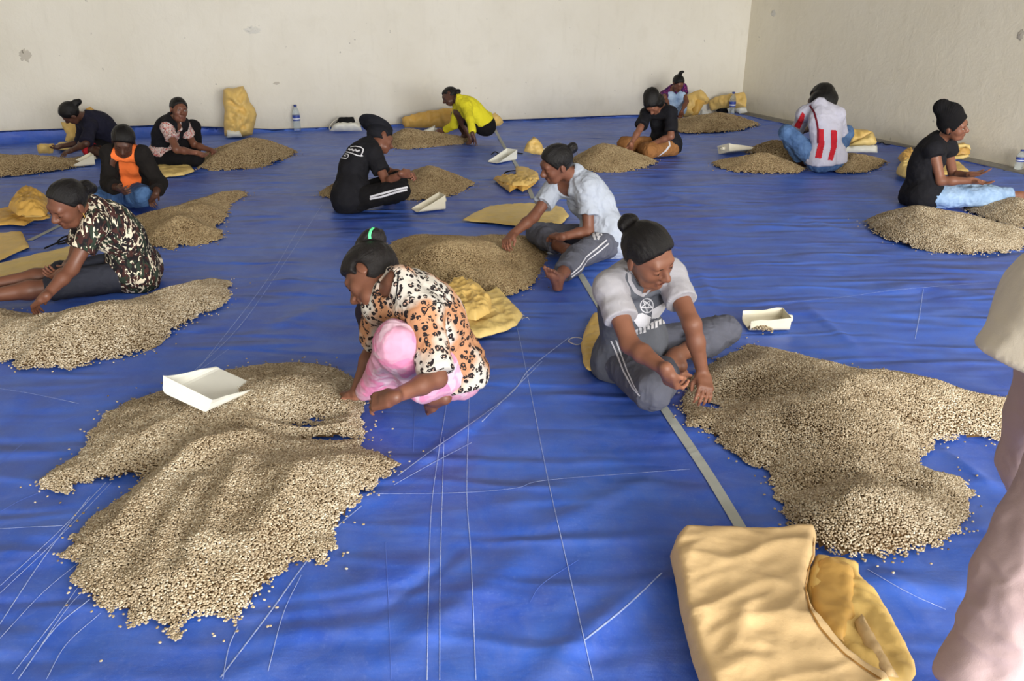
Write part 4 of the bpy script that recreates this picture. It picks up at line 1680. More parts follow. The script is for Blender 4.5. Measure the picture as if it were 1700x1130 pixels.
mound('long bean heap in front of the woman in the camouflage shirt', [
    (382, 475), (380, 494), (368, 505), (355, 513), (330, 524), (316, 531), (295, 546), (271, 566), (247, 581), (215, 590), (180, 596), (150, 604), (120, 611), (75, 609), (30, 612), (24, 600), (-5, 600), (-70, 595), (-90, 540), (-60, 515), (0, 508, .03), (40, 508, .05), (100, 503, .08), (180, 484, .1), (235, 468, .1), (270, 460, .1), (320, 452, .08), (355, 453, .05), (376, 461, .02)],
    cap=.15, slope=.5, seed=9, spacing=.0075, size=1.1, feats=[(130, 520, .2, .06, .35), (300, 480, .2, .04, .3)], ridges=[([(40, 545), (140, 525), (260, 500)], .03, .08), ([(60, 570), (200, 548)], -.02, .06)])

mound('bean heap beside the girl in the orange shirt', [
    (200, 360), (215, 385), (241, 408), (265, 409), (285, 414), (301, 407), (325, 408), (349, 404), (365, 396), (373, 388), (357, 378), (372, 366), (380, 350), (384, 338), (398, 332), (412, 324), (406, 316, .02), (384, 313, .05), (346, 314, .07), (310, 326, .07), (285, 338, .05), (255, 345, .06), (225, 350, .06)],
    cap=.13, slope=.5, seed=11, spacing=.0085, size=1.25, grp=BG2, feats=[(345, 325, .2, .05, .25), (285, 355, .18, .05, .25)])

mound('bean heap at the far left by the woman in navy', [
    (-60, 290), (0, 294), (49, 289), (99, 282), (125, 278), (150, 268), (160, 262), (140, 258, .03), (100, 262, .06), (74, 262, .06), (37, 256, .05), (0, 256, .04), (-60, 262)],
    cap=.14, slope=.5, seed=13, spacing=.010, size=1.5, grp=BG2, feats=[(30, 262, .15, .06, .4)])

cone_heap('coned bean heap in front of the woman in the black vest', [(322, 272), (335, 281), (380, 283), (425, 279), (470, 266), (494, 252)], (425, 230), seed=15, spacing=.0095, size=1.4, grp=BG2, back=.5, extra=[(375, 262, .1, .05, .25)])
cone_heap('coned bean heap beside the person in the black cap', [(648, 312), (668, 330), (700, 332), (740, 327), (768, 318), (790, 305)], (719, 278), seed=17, spacing=.0085, size=1.25, grp=BG2, back=.9)
cone_heap('bit of bean heap showing behind the person in the black cap', [(530, 320), (540, 328), (560, 330), (585, 328), (600, 320)], (560, 303), seed=18, spacing=.0085, size=1.25, grp=BG2)
cone_heap('low bean heap by the squatting girl in yellow', [(640, 238), (655, 247), (690, 247), (730, 243), (762, 240), (782, 231)], (672, 215), seed=19, spacing=.0105, size=1.5, grp=BG2, back=.5, extra=[(745, 228, .05, .012, .3)])
cone_heap('coned bean heap by the woman in brown trousers', [(949, 266), (966, 283), (1019, 287), (1060, 281), (1092, 270)], (1003, 240), seed=21, spacing=.0095, size=1.4, grp=BG2, p=.8, back=.9)
cone_heap('coned bean heap in the back corner beside the bottle', [(1112, 212), (1130, 220), (1175, 221), (1225, 217), (1262, 207)], (1195, 188), seed=23, spacing=.012, size=1.8, grp=BG2, p=.85, back=.7)
cone_heap('front bean heap left of the striped football shirt', [(1180, 271), (1200, 280), (1226, 286), (1280, 288), (1318, 287), (1338, 282)], (1268, 255), seed=25, spacing=.0095, size=1.4, grp=BG2, p=.85, back=.8)
cone_heap('darker bean heap behind the knee of the striped football shirt', [(1236, 252), (1262, 262), (1300, 272), (1330, 272), (1345, 264)], (1284, 233), seed=26, spacing=.0105, size=1.5, grp=BG2, p=.85, back=.7)
cone_heap('bean heap at the right hip of the striped football shirt', [(1370, 277), (1390, 286), (1418, 287), (1445, 283), (1474, 270)], (1420, 255), seed=27, spacing=.0095, size=1.4, grp=BG2, p=.85, back=.8)
cone_heap('rounded bean heap in front of the woman in the black beanie', [(1436, 368), (1450, 384), (1486, 402), (1530, 414), (1578, 421), (1640, 421), (1690, 415), (1730, 395)], (1530, 345), seed=29, spacing=.0078, size=1.15, p=.75, back=.45)
cone_heap('bean heap at the feet of the woman in the black beanie', [(1606, 350), (1625, 359), (1645, 366), (1690, 377), (1740, 372), (1775, 355)], (1690, 330), seed=31, spacing=.0085, size=1.25, p=.8, back=.7)
# ------------------------------------------------------------------ sacks, scoops, bottles and small things
def sackmat(name, rgb, rough=.5, weave=True):
    t = NT(name)
    co = t.coords()
    n = t.noise(co, 6, 4, .6)
    n2 = t.noise(co, 30, 3, .6)
    c = lin(rgb)
    col = t.mix(n, mul(c, .82), mul(c, 1.12))
    rn = t.n('ShaderNodeTexNoise', noise_type='RIDGED_MULTIFRACTAL')
    rn.inputs['Scale'].default_value = 9; rn.inputs['Detail'].default_value = 3; rn.inputs['Distortion'].default_value = .6
    t.l(co, rn.inputs['Vector'])
    b = t.bump(rn.outputs['Fac'], .4, .010)
    b = t.bump(n2, .2, .008, b)
    wv = []
    for ax in (0, 1):
        w = t.n('ShaderNodeTexWave', bands_direction='XY'[ax]); w.inputs['Scale'].default_value = 120
        t.l(co, w.inputs['Vector']); wv.append(w.outputs['Fac'])
    b = t.bump(t.math('MULTIPLY', wv[0], wv[1]), .15, .001, b)
    return t.out(col, rough, b, Specular_IOR_Level=.4)


S_yel = sackmat('yellow_woven_sack', (222, 188, 112))
S_tan = sackmat('tan_woven_sack', (214, 184, 136))
S_inner = sackmat('inside_of_sack', (204, 162, 88))
S_pale = sackmat('pale_yellow_sack', (230, 202, 128))
S_ochre = sackmat('ochre_sack', (214, 170, 86))
M_white = plain('white_plastic', (224, 224, 214), .35, .4, .1, 12, .06)
M_ivory = plain('ivory_plastic', (226, 220, 198), .35, .4, .1, 12, .08)
M_blackcloth = fabric('black_cloth', (24, 24, 26), .9, .3, .4)
M_thread = plain('white_thread', (222, 216, 198), .8, .2)
M_seamdark = plain('stitched_edge', (150, 108, 52), .8, .2)


def plane_floor(z):
    return np.array([0, 0, z]), np.array([1., 0, 0]), np.array([0, 1., 0]), np.array([0, 0, 1.])


def plane_stand(ref, lean=8, yaw=0, back=0.0):
    o = at_z(*ref, 0)
    o = o + nrm(np.array([o[0], o[1], 0])) * back
    n = -nrm(np.array([o[0], o[1], 0]))
    a = math.radians(yaw)
    n = np.array([n[0] * math.cos(a) - n[1] * math.sin(a), n[0] * math.sin(a) + n[1] * math.cos(a), 0])
    e1 = np.cross(UP, n)
    l = math.radians(lean)
    e2 = UP * math.cos(l) - n * math.sin(l)
    return o, e1, e2, np.cross(e1, e2)


def sheet(name, px, plane, thick=.03, amp=.008, dens=.02, mat=None, seed=1, root=None, loc=None, rim=.035, fscale=9.0, flat_back=False, jit=.003, slope=(0, 0), octs=3, zmin=.002, grain=None):
    """a soft flat bag or cloth: an outline filled, swollen towards its middle and creased"""
    o, e1, e2, n = plane
    mat = mat or S_yel
    if abs(n[2]) < .9: amp, fscale, octs = amp * 1.7, fscale * 1.5, 4
    P = []
    for u, v in px:
        d = ray(u, v)
        t_ = ((o - CAM) @ n) / (d @ n)
        q = CAM + d * t_ - o
        P.append([q @ e1, q @ e2])
    P = np.array(P)
    rng = np.random.default_rng(seed)
    B = []
    for a, b in zip(P, np.roll(P, -1, 0)):
        m = max(1, int(np.linalg.norm(b - a) / dens))
        for i in range(m): B.append(a + (b - a) * i / m)
    B = np.array(B)
    B = B + jit * np.column_stack([noise3(np.column_stack([B * 18, B[:, 0] * 0 + seed]), seed), noise3(np.column_stack([B * 18, B[:, 0] * 0 + seed + 9]), seed + 1)])
    lo, hi = B.min(0), B.max(0)
    G = np.stack(np.meshgrid(np.arange(lo[0], hi[0], dens), np.arange(lo[1], hi[1], dens)), -1)
    G[1::2, :, 0] += dens / 2
    G = G.reshape(-1, 2)
    G = G + rng.uniform(-.2, .2, G.shape) * dens
    G = G[poly_dist(G, B) > dens * .55]
    A = np.concatenate([B, G])
    nb = len(B)
    r = delaunay_2d_cdt([Vector(a) for a in A], [], [list(range(nb))], 1, 1e-6)
    V2 = np.array([list(v) for v in r[0]])
    F = [list(f) for f in r[2]]
    d = poly_dist(V2, B)
    d = np.maximum(d, 0)
    x = np.clip(d / rim, 0, 1)
    t_ = thick * np.sqrt(1 - (1 - x) ** 2)
    Vq = V2
    if grain:
        ca, sa = math.cos(math.radians(grain[0])), math.sin(math.radians(grain[0]))
        Vq = np.column_stack([(V2[:, 0] * ca + V2[:, 1] * sa) * grain[1], -V2[:, 0] * sa + V2[:, 1] * ca])
    q = np.column_stack([Vq * fscale * 1.3, V2[:, 0] * 0 + seed * 3.1])
    cr = amp * crumple(q, seed, octs) * (.25 + .75 * np.clip(x * 1.5, 0, 1))
    sl = V2 @ np.asarray(slope, float)
    top = t_ + cr + sl
    bot = (np.zeros(len(V2)) if flat_back else -t_ * .6 + cr * .6) + sl
    edge = d < 1e-4
    bot = np.where(edge, top - .002, np.minimum(bot, top - .002))
    W = lambda h: o + V2[:, :1] * e1 + V2[:, 1:] * e2 + h[:, None] * n
    V = np.concatenate([W(top), W(bot)])
    V[:, 2] = np.maximum(V[:, 2], zmin)
    m = len(V2)
    # wind faces towards +n
    F2 = []
    for f in F:
        a, b, c = V2[f[0]], V2[f[1]], V2[f[2]]
        if (b[0] - a[0]) * (c[1] - a[1]) - (b[1] - a[1]) * (c[0] - a[0]) < 0: f = f[::-1]
        F2.append(f)
    ec = {}
    for f in F2:
        for a, b in zip(f, f[1:] + f[:1]): ec[(a, b)] = 1
    FF = F2 + [[i + m for i in f[::-1]] for f in F2]
    for (a, b) in ec:
        if (b, a) not in ec: FF.append([a, a + m, b + m, b])
    if loc is None:
        loc = np.array([V[:, 0].mean(), V[:, 1].mean(), 0])
    ob = mesh_np(name, V - loc, FF, mat)
    if root is None: ob.location = loc
    else: ob.parent = root
    ob_last[0] = (V, FF, loc)
    return ob


ob_last = [None]
SACKS = 'yellow woven sacks'


def sack(label, px, plane, **kw):
    o = sheet('woven_sack', px, plane, **kw)
    return tag(o, label, 'sack', SACKS)


def sack_of(label, ref, pieces):
    """a sack with folds: pieces are (name, px, plane, options), all one thing"""
    root = empty('woven_sack', at_z(*ref, 0))
    tag(root, label, 'sack', SACKS)
    loc = np.array(root.location)
    for nm, px, pl, kw in pieces:
        sheet(nm, px, pl, root=root, loc=loc, **kw)
    return root, loc


def threads(root, loc, starts, n=14, L=.05, seed=1, mat=None):
    rng = np.random.default_rng(seed)
    for i in range(n):
        a, b = starts
        f = rng.random()
        p = at_z(a[0] + (b[0] - a[0]) * f, a[1] + (b[1] - a[1]) * f, .012)
        ang = rng.uniform(0, 6.28)
        q = p + np.array([math.cos(ang), math.sin(ang), 0]) * L * rng.uniform(.4, 1)
        m = (p + q) / 2 + np.array([rng.normal(0, L * .25), rng.normal(0, L * .25), .01])
        V, F = tube_mesh([p, m, q + [0, 0, -.008]], [.0014, .0012, .0010], 4)
        o = mesh_np('loose_thread', V - loc, F, mat or M_thread, root)


def P_(scale, ox, oy, pts):
    return [(x / scale + ox, y / scale + oy) for x, y in pts]


# the big sack in the foreground
f = lambda pts: P_(2.742, 1080, 780, pts)


root, loc = sack_of('big tan woven sack lying open-mouthed in the foreground', (1300, 1000), [
    ('sack_body', f([(92, 395), (104, 345), (140, 300), (360, 300), (580, 300), (650, 284), (735, 276), (752, 300), (745, 385), (722, 460), (708, 545), (728, 630), (775, 715), (830, 780), (890, 840), (980, 905), (1070, 965), (1110, 1040), (900, 1130), (560, 1180), (285, 1150), (250, 1050), (220, 960), (188, 850), (160, 750), (135, 640), (115, 520)]), plane_floor(.05), dict(thick=.046, amp=.013, dens=.011, mat=S_tan, seed=5, rim=.03, fscale=3.8, octs=3, grain=(28, .5))),
    ('sack_mouth', f([(748, 397), (800, 393), (870, 408), (942, 425), (948, 470), (962, 492), (1030, 560), (1082, 650), (1140, 760), (1200, 872), (1206, 930), (1180, 985), (1070, 985), (980, 905), (890, 840), (830, 780), (775, 715), (728, 630), (708, 545), (722, 460)]), plane_floor(.018), dict(thick=.020, amp=.010, dens=.011, mat=S_yel, seed=6, rim=.03, fscale=7)),
    ('inner_fold', f([(752, 420), (800, 405), (870, 420), (925, 450), (930, 560), (935, 670), (905, 700), (880, 780), (820, 745), (770, 690), (735, 600), (728, 520)]), plane_floor(.040), dict(thick=.016, amp=.008, dens=.011, mat=S_inner, seed=8, rim=.03, fscale=7)),
    ('turned_lip', f([(930, 690), (960, 655), (1000, 720), (1060, 820), (1110, 905), (1130, 945), (1080, 940), (1030, 880), (975, 800), (940, 740)]), plane_floor(.045), dict(thick=.016, amp=.005, dens=.012, mat=S_tan, seed=9, rim=.02)),
])
bm_ = BVHTree.FromPolygons(*(lambda ob: ([tuple(np.array(v.co) + loc) for v in ob.data.vertices], [list(p.vertices) for p in ob.data.polygons]))([c for c in root.children if c.name.startswith('sack_body')][0]))
pp, nn_ = drape_line(bm_, f([(741, 310), (737, 385), (714, 460), (702, 540), (722, 632), (770, 718), (826, 784), (888, 845), (975, 908), (1050, 955)]), 4)
o = ribbon('stitched_edge', pp, nn_, .006, .003, M_seamdark, root, loc)
threads(root, loc, ((1340, 880), (1352, 890)), 5, .03, 3)

root, loc = sack_of('crumpled yellow sack behind the leopard print blouse', (800, 545), [
    ('sack_body', [(745, 545), (770, 558), (800, 560), (838, 549), (858, 540), (868, 524), (846, 500), (824, 478), (812, 488), (790, 492), (760, 500), (735, 510)], plane_floor(.02), dict(thick=.028, amp=.010, dens=.012, mat=S_pale, seed=12, rim=.05, fscale=10)),
    ('fold', [(735, 500), (738, 482), (752, 473), (775, 474), (800, 484), (816, 500), (814, 520), (790, 532), (765, 528), (745, 520)], plane_floor(.07), dict(thick=.045, amp=.018, dens=.011, mat=S_yel, seed=13, rim=.05, fscale=12, flat_back=True)),
])
threads(root, loc, ((846, 505), (868, 530)), 16, .05, 5)

sack('flat yellow sack spread behind the middle bean heap', [(767, 365), (790, 352), (812, 343), (850, 339), (890, 338), (935, 345), (945, 358), (930, 374), (900, 376), (860, 375), (820, 370), (790, 368)], plane_floor(.012), thick=.014, amp=.006, dens=.02, mat=S_pale, seed=15, rim=.06)
root, loc = sack_of('yellow sack folded in a crumpled bundle on the long seam', (858, 312), [
    ('sack_body', [(819, 298), (838, 294), (860, 296), (888, 292), (896, 297), (885, 308), (868, 318), (858, 312), (846, 319), (832, 308)], plane_floor(.02), dict(thick=.03, amp=.015, dens=.014, mat=S_ochre, seed=16, rim=.05, fscale=13)),
    ('flap', [(856, 300), (856, 277), (872, 278), (893, 288), (895, 296), (878, 300), (866, 305)], plane_floor(.07), dict(thick=.016, amp=.008, dens=.014, mat=S_yel, seed=17, rim=.03)),
    ('fold', [(826, 299), (850, 294), (876, 299), (892, 300), (876, 309), (850, 308)], plane_floor(.05), dict(thick=.025, amp=.018, dens=.013, mat=S_yel, seed=18, rim=.04, fscale=16)),
])
sack('small peaked yellow sack beside a white scoop', [(870, 251), (873, 240), (880, 232), (886, 226), (893, 231), (900, 240), (903, 252), (898, 258), (882, 255)], plane_stand((886, 257), 35), thick=.07, amp=.020, dens=.018, mat=S_yel, seed=19, rim=.10, fscale=9)
root, loc = sack_of('long ochre sack lying along the back wall behind the girl in yellow', (740, 212), [
    ('sack_body', [(667, 196), (690, 189), (720, 183), (742, 180), (765, 180), (800, 186), (815, 191), (812, 212), (760, 212), (710, 212), (672, 212), (668, 205)], plane_stand((740, 213), 30), dict(thick=.10, amp=.03, dens=.03, mat=S_ochre, seed=21, rim=.16, fscale=5)),
    ('end_flap', [(810, 192), (822, 187), (832, 196), (836, 203), (830, 209), (814, 210)], plane_stand((822, 211), 25), dict(thick=.06, amp=.02, dens=.025, mat=S_yel, seed=22, rim=.1, fscale=6)),
])
root, loc = sack_of('tall crumpled yellow sack standing against the back wall', (398, 226), [
    ('sack_body', [(371, 148), (378, 146), (387, 147), (396, 144), (404, 143), (410, 155), (415, 170), (422, 178), (426, 190), (424, 203), (421, 214), (419, 224), (400, 227), (373, 226), (371, 205), (373, 185), (370, 168)], plane_stand((398, 227), 4), dict(thick=.14, amp=.035, dens=.024, mat=S_yel, seed=24, rim=.2, fscale=5.5, octs=4)),
])
o = sheet('paper_packet', [(376, 216), (398, 215), (402, 227), (377, 228)], plane_stand((388, 229), 10, 0, -.05), thick=.05, amp=.006, dens=.03, mat=M_white, seed=25, rim=.08)
tag(o, 'small white packet leaning at the foot of the tall sack', 'packet')
root, loc = sack_of('yellow sack propped on the wall behind the woman in navy', (128, 236), [
    ('sack_body', [(101, 202), (112, 204), (126, 202), (134, 212), (139, 224), (136, 235), (118, 237), (108, 234), (110, 222), (104, 212)], plane_stand((122, 237), 12), dict(thick=.05, amp=.02, dens=.025, mat=S_yel, seed=26, rim=.1, fscale=7)),
    ('top_knot', [(143, 180), (150, 177), (157, 182), (161, 190), (156, 200), (146, 200), (140, 190)], plane_stand((150, 237), 4), dict(thick=.08, amp=.03, dens=.025, mat=S_ochre, seed=27, rim=.1, fscale=9)),
    ('shoulder', [(126, 202), (142, 190), (158, 192), (160, 236), (136, 236), (138, 222)], plane_stand((146, 238), 6), dict(thick=.06, amp=.02, dens=.03, mat=S_yel, seed=28, rim=.1, fscale=7)),
])
sack('small folded yellow sack on the far left heap', [(60, 241), (66, 239), (90, 239), (88, 254), (78, 255), (64, 255), (62, 248)], plane_stand((75, 257), 35), thick=.035, amp=.02, dens=.02, mat=S_yel, seed=29, rim=.08, fscale=9)
sack('pale flat sack behind the arms of the woman in navy', [(92, 240), (128, 239), (136, 243), (120, 248), (96, 248)], plane_floor(.03), thick=.03, amp=.01, dens=.03, mat=S_pale, seed=30, rim=.08)
sack('flat yellow sack under the woman in the black vest', [(258, 272), (275, 271), (300, 272), (318, 277), (323, 284), (305, 291), (270, 294), (262, 285)], plane_floor(.012), thick=.02, amp=.010, dens=.02, mat=S_pale, seed=31, rim=.05)
root, loc = sack_of('crumpled ochre sack heaped at the left edge behind the camouflage tee', (60, 370), [
    ('sack_body', [(-20, 350), (0, 350), (30, 346), (60, 350), (85, 357), (82, 362), (55, 366), (40, 375), (15, 372), (-5, 374), (-30, 372)], plane_floor(.015), dict(thick=.02, amp=.010, dens=.02, mat=S_ochre, seed=33, rim=.05)),
    ('fold', [(14, 345), (22, 333), (32, 323), (48, 320), (66, 322), (80, 332), (84, 346), (76, 358), (50, 358), (28, 357)], plane_floor(.10), dict(thick=.06, amp=.030, dens=.016, mat=S_ochre, seed=34, rim=.10, fscale=10, flat_back=True)),
    ('lump', [(24, 350), (30, 335), (50, 328), (72, 336), (82, 350), (70, 360), (42, 360)], plane_floor(.05), dict(thick=.06, amp=.02, dens=.02, mat=S_yel, seed=35, rim=.10, fscale=8, flat_back=True)),
])
sack('flat yellow sack cut by the left edge of the picture', [(-30, 392), (0, 388), (36, 385), (42, 397), (49, 410), (30, 418), (0, 432), (-30, 440)], plane_floor(.015), thick=.014, amp=.004, dens=.02, mat=S_yel, seed=36, rim=.04)
root, loc = sack_of('long pale sack spread behind the outstretched legs', (60, 440), [
    ('sack_body', [(-30, 445), (0, 438), (40, 428), (80, 420), (110, 412), (128, 409), (140, 420), (140, 436), (110, 440), (80, 448), (50, 455), (20, 462), (-5, 467), (-30, 470)], plane_floor(.015), dict(thick=.016, amp=.006, dens=.02, mat=S_pale, seed=37, rim=.05)),
])
threads(root, loc, ((12, 462), (58, 453)), 22, .03, 8, M_seamdark)
sack('yellow sack peeping out behind the blue jeans', [(122, 322), (130, 309), (145, 307), (160, 312), (172, 320), (164, 330), (145, 334), (128, 332)], plane_floor(.03), thick=.03, amp=.012, dens=.02, mat=S_yel, seed=38, rim=.06)
sack('yellow sack under the woman in the white tee', [(985, 424), (1000, 420), (1030, 398), (1046, 390), (1052, 398), (1045, 410), (1012, 428), (995, 430)], plane_floor(.015), thick=.02, amp=.010, dens=.018, mat=S_yel, seed=39, rim=.05)
root, loc = sack_of('frayed yellow sack under the woman in the raglan shirt', (1000, 590), [
    ('sack_body', [(968, 602), (964, 572), (972, 545), (984, 522), (1010, 518), (1040, 540), (1050, 600), (1046, 628), (1040, 640), (1018, 622), (992, 618), (974, 612)], plane_floor(.015), dict(thick=.018, amp=.010, dens=.012, mat=S_yel, seed=40, rim=.04, fscale=11)),
])
threads(root, loc, ((974, 608), (986, 530)), 40, .055, 10)
V, F = tube_mesh([at_z(u, v, .006) for u, v in smooth_px([(972, 566), (958, 572), (944, 566), (952, 560), (966, 562), (974, 572)])], [.0022] * 31, 5)
mesh_np('loose_thread', V - loc, F, M_thread, root)
root, loc = sack_of('yellow sack folded like a tent beside the girl in the corner', (1158, 196), [
    ('sack_body', [(1132, 194), (1137, 172), (1140, 158), (1150, 153), (1163, 148), (1172, 156), (1178, 166), (1174, 170), (1158, 170), (1156, 192), (1148, 195)], plane_stand((1150, 197), 15), dict(thick=.06, amp=.025, dens=.03, mat=S_yel, seed=41, rim=.12, fscale=5)),
    ('fold', [(1150, 170), (1163, 150), (1176, 163), (1176, 172), (1168, 174), (1158, 192), (1148, 194)], plane_stand((1162, 198), 30, 15), dict(thick=.05, amp=.02, dens=.03, mat=S_ochre, seed=42, rim=.1, fscale=6)),
])
sack('yellow sack slumped in the far corner behind the bottle', [(1176, 168), (1190, 160), (1210, 156), (1236, 153), (1240, 165), (1239, 178), (1215, 180), (1195, 180), (1180, 184)], plane_stand((1206, 187), 18, -22, -.36), thick=.06, amp=.03, dens=.03, mat=S_yel, seed=43, rim=.15, fscale=5)
o = sheet('black_bundle', [(1188, 184), (1196, 177), (1206, 178), (1210, 187), (1196, 190)], plane_stand((1200, 190), 25), thick=.06, amp=.02, dens=.03, mat=M_blackcloth, seed=44, rim=.1)
tag(o, 'small black cloth bundle at the foot of the corner sack', 'bundle')
o = sheet('white_bag', [(1218, 182), (1226, 176), (1238, 178), (1241, 186), (1228, 189)], plane_stand((1230, 189), 25), thick=.06, amp=.02, dens=.03, mat=M_white, seed=45, rim=.1)
tag(o, 'crumpled white bag tucked into the room corner', 'bag')
root, loc = sack_of('yellow sack folded by the right wall beside the striped football shirt', (1425, 248), [
    ('sack_body', [(1392, 216), (1410, 214), (1440, 216), (1449, 219), (1456, 236), (1452, 241), (1420, 242), (1396, 243)], plane_stand((1424, 247), 30), dict(thick=.05, amp=.02, dens=.025, mat=S_yel, seed=46, rim=.1, fscale=6)),
    ('flap', [(1408, 242), (1430, 230), (1447, 220), (1455, 238), (1440, 242)], plane_stand((1430, 250), 40), dict(thick=.03, amp=.015, dens=.025, mat=S_pale, seed=47, rim=.08, fscale=8)),
])
o = sheet('white_sheet', [(1396, 243), (1456, 241), (1457, 253), (1420, 253), (1396, 252)], plane_stand((1426, 255), 50), thick=.03, amp=.008, dens=.03, mat=M_white, seed=48, rim=.06)
tag(o, 'folded white sheet under the sack by the right wall', 'sheet')
root, loc = sack_of('open-mouthed yellow sack by the wall behind the woman in the beanie', (1590, 265), [
    ('sack_body', [(1560, 264), (1565, 248), (1580, 240), (1600, 236), (1609, 242), (1611, 254), (1604, 262), (1586, 265)], plane_stand((1586, 267), 30), dict(thick=.05, amp=.012, dens=.018, mat=S_inner, seed=49, rim=.1)),
    ('sack_mouth', [(1560, 254), (1566, 246), (1582, 240), (1600, 238), (1610, 240), (1612, 248), (1603, 243), (1586, 247), (1570, 256), (1566, 262)], plane_stand((1586, 268), 20, 0, -.05), dict(thick=.02, amp=.006, dens=.015, mat=S_pale, seed=50, rim=.03)),
    ('lower_lip', [(1564, 258), (1584, 259), (1606, 256), (1610, 259), (1598, 264), (1570, 265)], plane_stand((1586, 268), 20, 0, -.06), dict(thick=.02, amp=.006, dens=.015, mat=S_pale, seed=51, rim=.03)),
])
sack('flat yellow sack lying beyond the open hands', [(1540, 285), (1566, 272), (1592, 269), (1604, 280), (1609, 284), (1590, 289), (1560, 291)], plane_floor(.02), thick=.02, amp=.008, dens=.02, mat=S_yel, seed=52, rim=.06)
sack('sack of which a bit shows over the black sleeveless shoulder', [(1528, 236), (1540, 224), (1556, 221), (1562, 232), (1560, 262), (1530, 262)], plane_stand((1546, 266), 12), thick=.06, amp=.02, dens=.025, mat=S_ochre, seed=53, rim=.1)
root, loc = sack_of('crumpled sack with a tied end behind the back in the black top', (1500, 275), [
    ('sack_body', [(1487, 288), (1490, 278), (1500, 274), (1514, 272), (1520, 285), (1510, 296), (1496, 292)], plane_floor(.05), dict(thick=.06, amp=.025, dens=.018, mat=S_pale, seed=54, rim=.07, fscale=11)),
    ('tied_end', [(1490, 263), (1500, 255), (1514, 253), (1520, 260), (1510, 270), (1498, 272)], plane_floor(.05), dict(thick=.05, amp=.025, dens=.018, mat=S_inner, seed=55, rim=.06, fscale=12)),
])

# ------------------------------------------------------------------ scoops cut from plastic jerrycans
SCOOPS = 'white plastic scoops'


def scoop(label, px, yaw, L=.25, w=.15, h=.10, pitch=0, roll=0, z=.0, mat=None, taper=.85, cutback=0.0, spout=True, dent=0.0):
    root = empty('plastic_scoop', at_z(px[0], px[1], z))
    tag(root, label, 'scoop', SCOOPS)
    root.rotation_euler = (math.radians(roll), math.radians(pitch), math.radians(yaw))
    mat = mat or M_white
    nt, r = 12, .022
    prof = []

    def section(t_, inset):
        x = -L / 2 + inset * (1 if t_ == 0 else 0) + L * t_
        hh = h * (1 - taper * max(0, t_ - cutback) / (1 - cutback)) if t_ > cutback else h
        ww = w / 2 * (1 - .10 * (1 - t_)) - inset
        q = [(x, -ww - .004 * (hh / h), hh)]
        q.append((x, -ww, r + (hh - r) * .5 if hh > r else hh))
        for a in (180, 210, 240, 270):
            q.append((x, -ww + r + r * math.cos(math.radians(a)), min(hh, r + inset + r * math.sin(math.radians(a)))))
        for a in (270, 300, 330, 360):
            q.append((x, ww - r + r * math.cos(math.radians(a)), min(hh, r + inset + r * math.sin(math.radians(a)))))
        q.append((x, ww, r + (hh - r) * .5 if hh > r else hh))
        q.append((x, ww + .004 * (hh / h), hh))
        return q
    V, F = [], []
    for inset in (0, .003):
        for i in range(nt + 1): V += section(i / nt, inset)
    m = 12
    N1 = (nt + 1) * m
    for s_, flip in ((0, False), (N1, True)):
        for i in range(nt):
            for k in range(m - 1):
                a = s_ + i * m + k
                f_ = [a, a + m, a + m + 1, a + 1]
                F.append(f_[::-1] if flip else f_)
        f_ = [s_ + k for k in range(m)]
        F.append(f_ if not flip else f_[::-1])
    for i in range(nt):
        for k in (0, m - 1):
            a = i * m + k
            F.append([a, a + N1, a + N1 + m, a + m])
    for k in range(m - 1):
        a = nt * m + k
        F.append([a, a + 1, a + 1 + N1, a + N1])
    F.append([0, m - 1, N1 + m - 1, N1])
    V = np.array(V)
    if dent:
        V[:, 2] += dent * noise3(V * 14, int(px[0])) * (V[:, 2] / h)
        V[:, 1] += dent * noise3(V * 11, int(px[1])) * (V[:, 2] / h)
    o = mesh_np('scoop_body', V, F, mat, root, smooth=False)
    bm_fix(o)
    if spout:
        P = []
        for xx, rr in ((-L / 2 + .002, .026), (-L / 2 - .004, .021), (-L / 2 - .010, .019), (-L / 2 - .012, .022), (-L / 2 - .018, .022), (-L / 2 - .020, .019), (-L / 2 - .030, .019), (-L / 2 - .030, .015), (-L / 2 - .012, .015)):
            P.append((xx, rr))
        VV, FF = [], []
        for xx, rr in P:
            for i in range(14):
                a = 2 * math.pi * i / 14
                VV.append((xx, rr * math.cos(a), h * .55 + rr * math.sin(a)))
        for j_ in range(len(P) - 1):
            for i in range(14):
                FF.append([j_ * 14 + i, j_ * 14 + (i + 1) % 14, j_ * 14 + 14 + (i + 1) % 14, j_ * 14 + 14 + i])
        sp = mesh_np('spout', VV, FF, mat, root)
        bm_fix(sp)
    return root


def scoop2(label, back, mouth, z=0.0, **kw):
    p, q = at_z(*back, z), at_z(*mouth, z)
    yaw = math.degrees(math.atan2(q[1] - p[1], q[0] - p[0]))
    L = float(np.linalg.norm(q - p))
    m = (p + q) / 2
    r = scoop(label, (850, 700), yaw, L=kw.pop('L', L), z=z, **kw)
    r.location = m
    return r


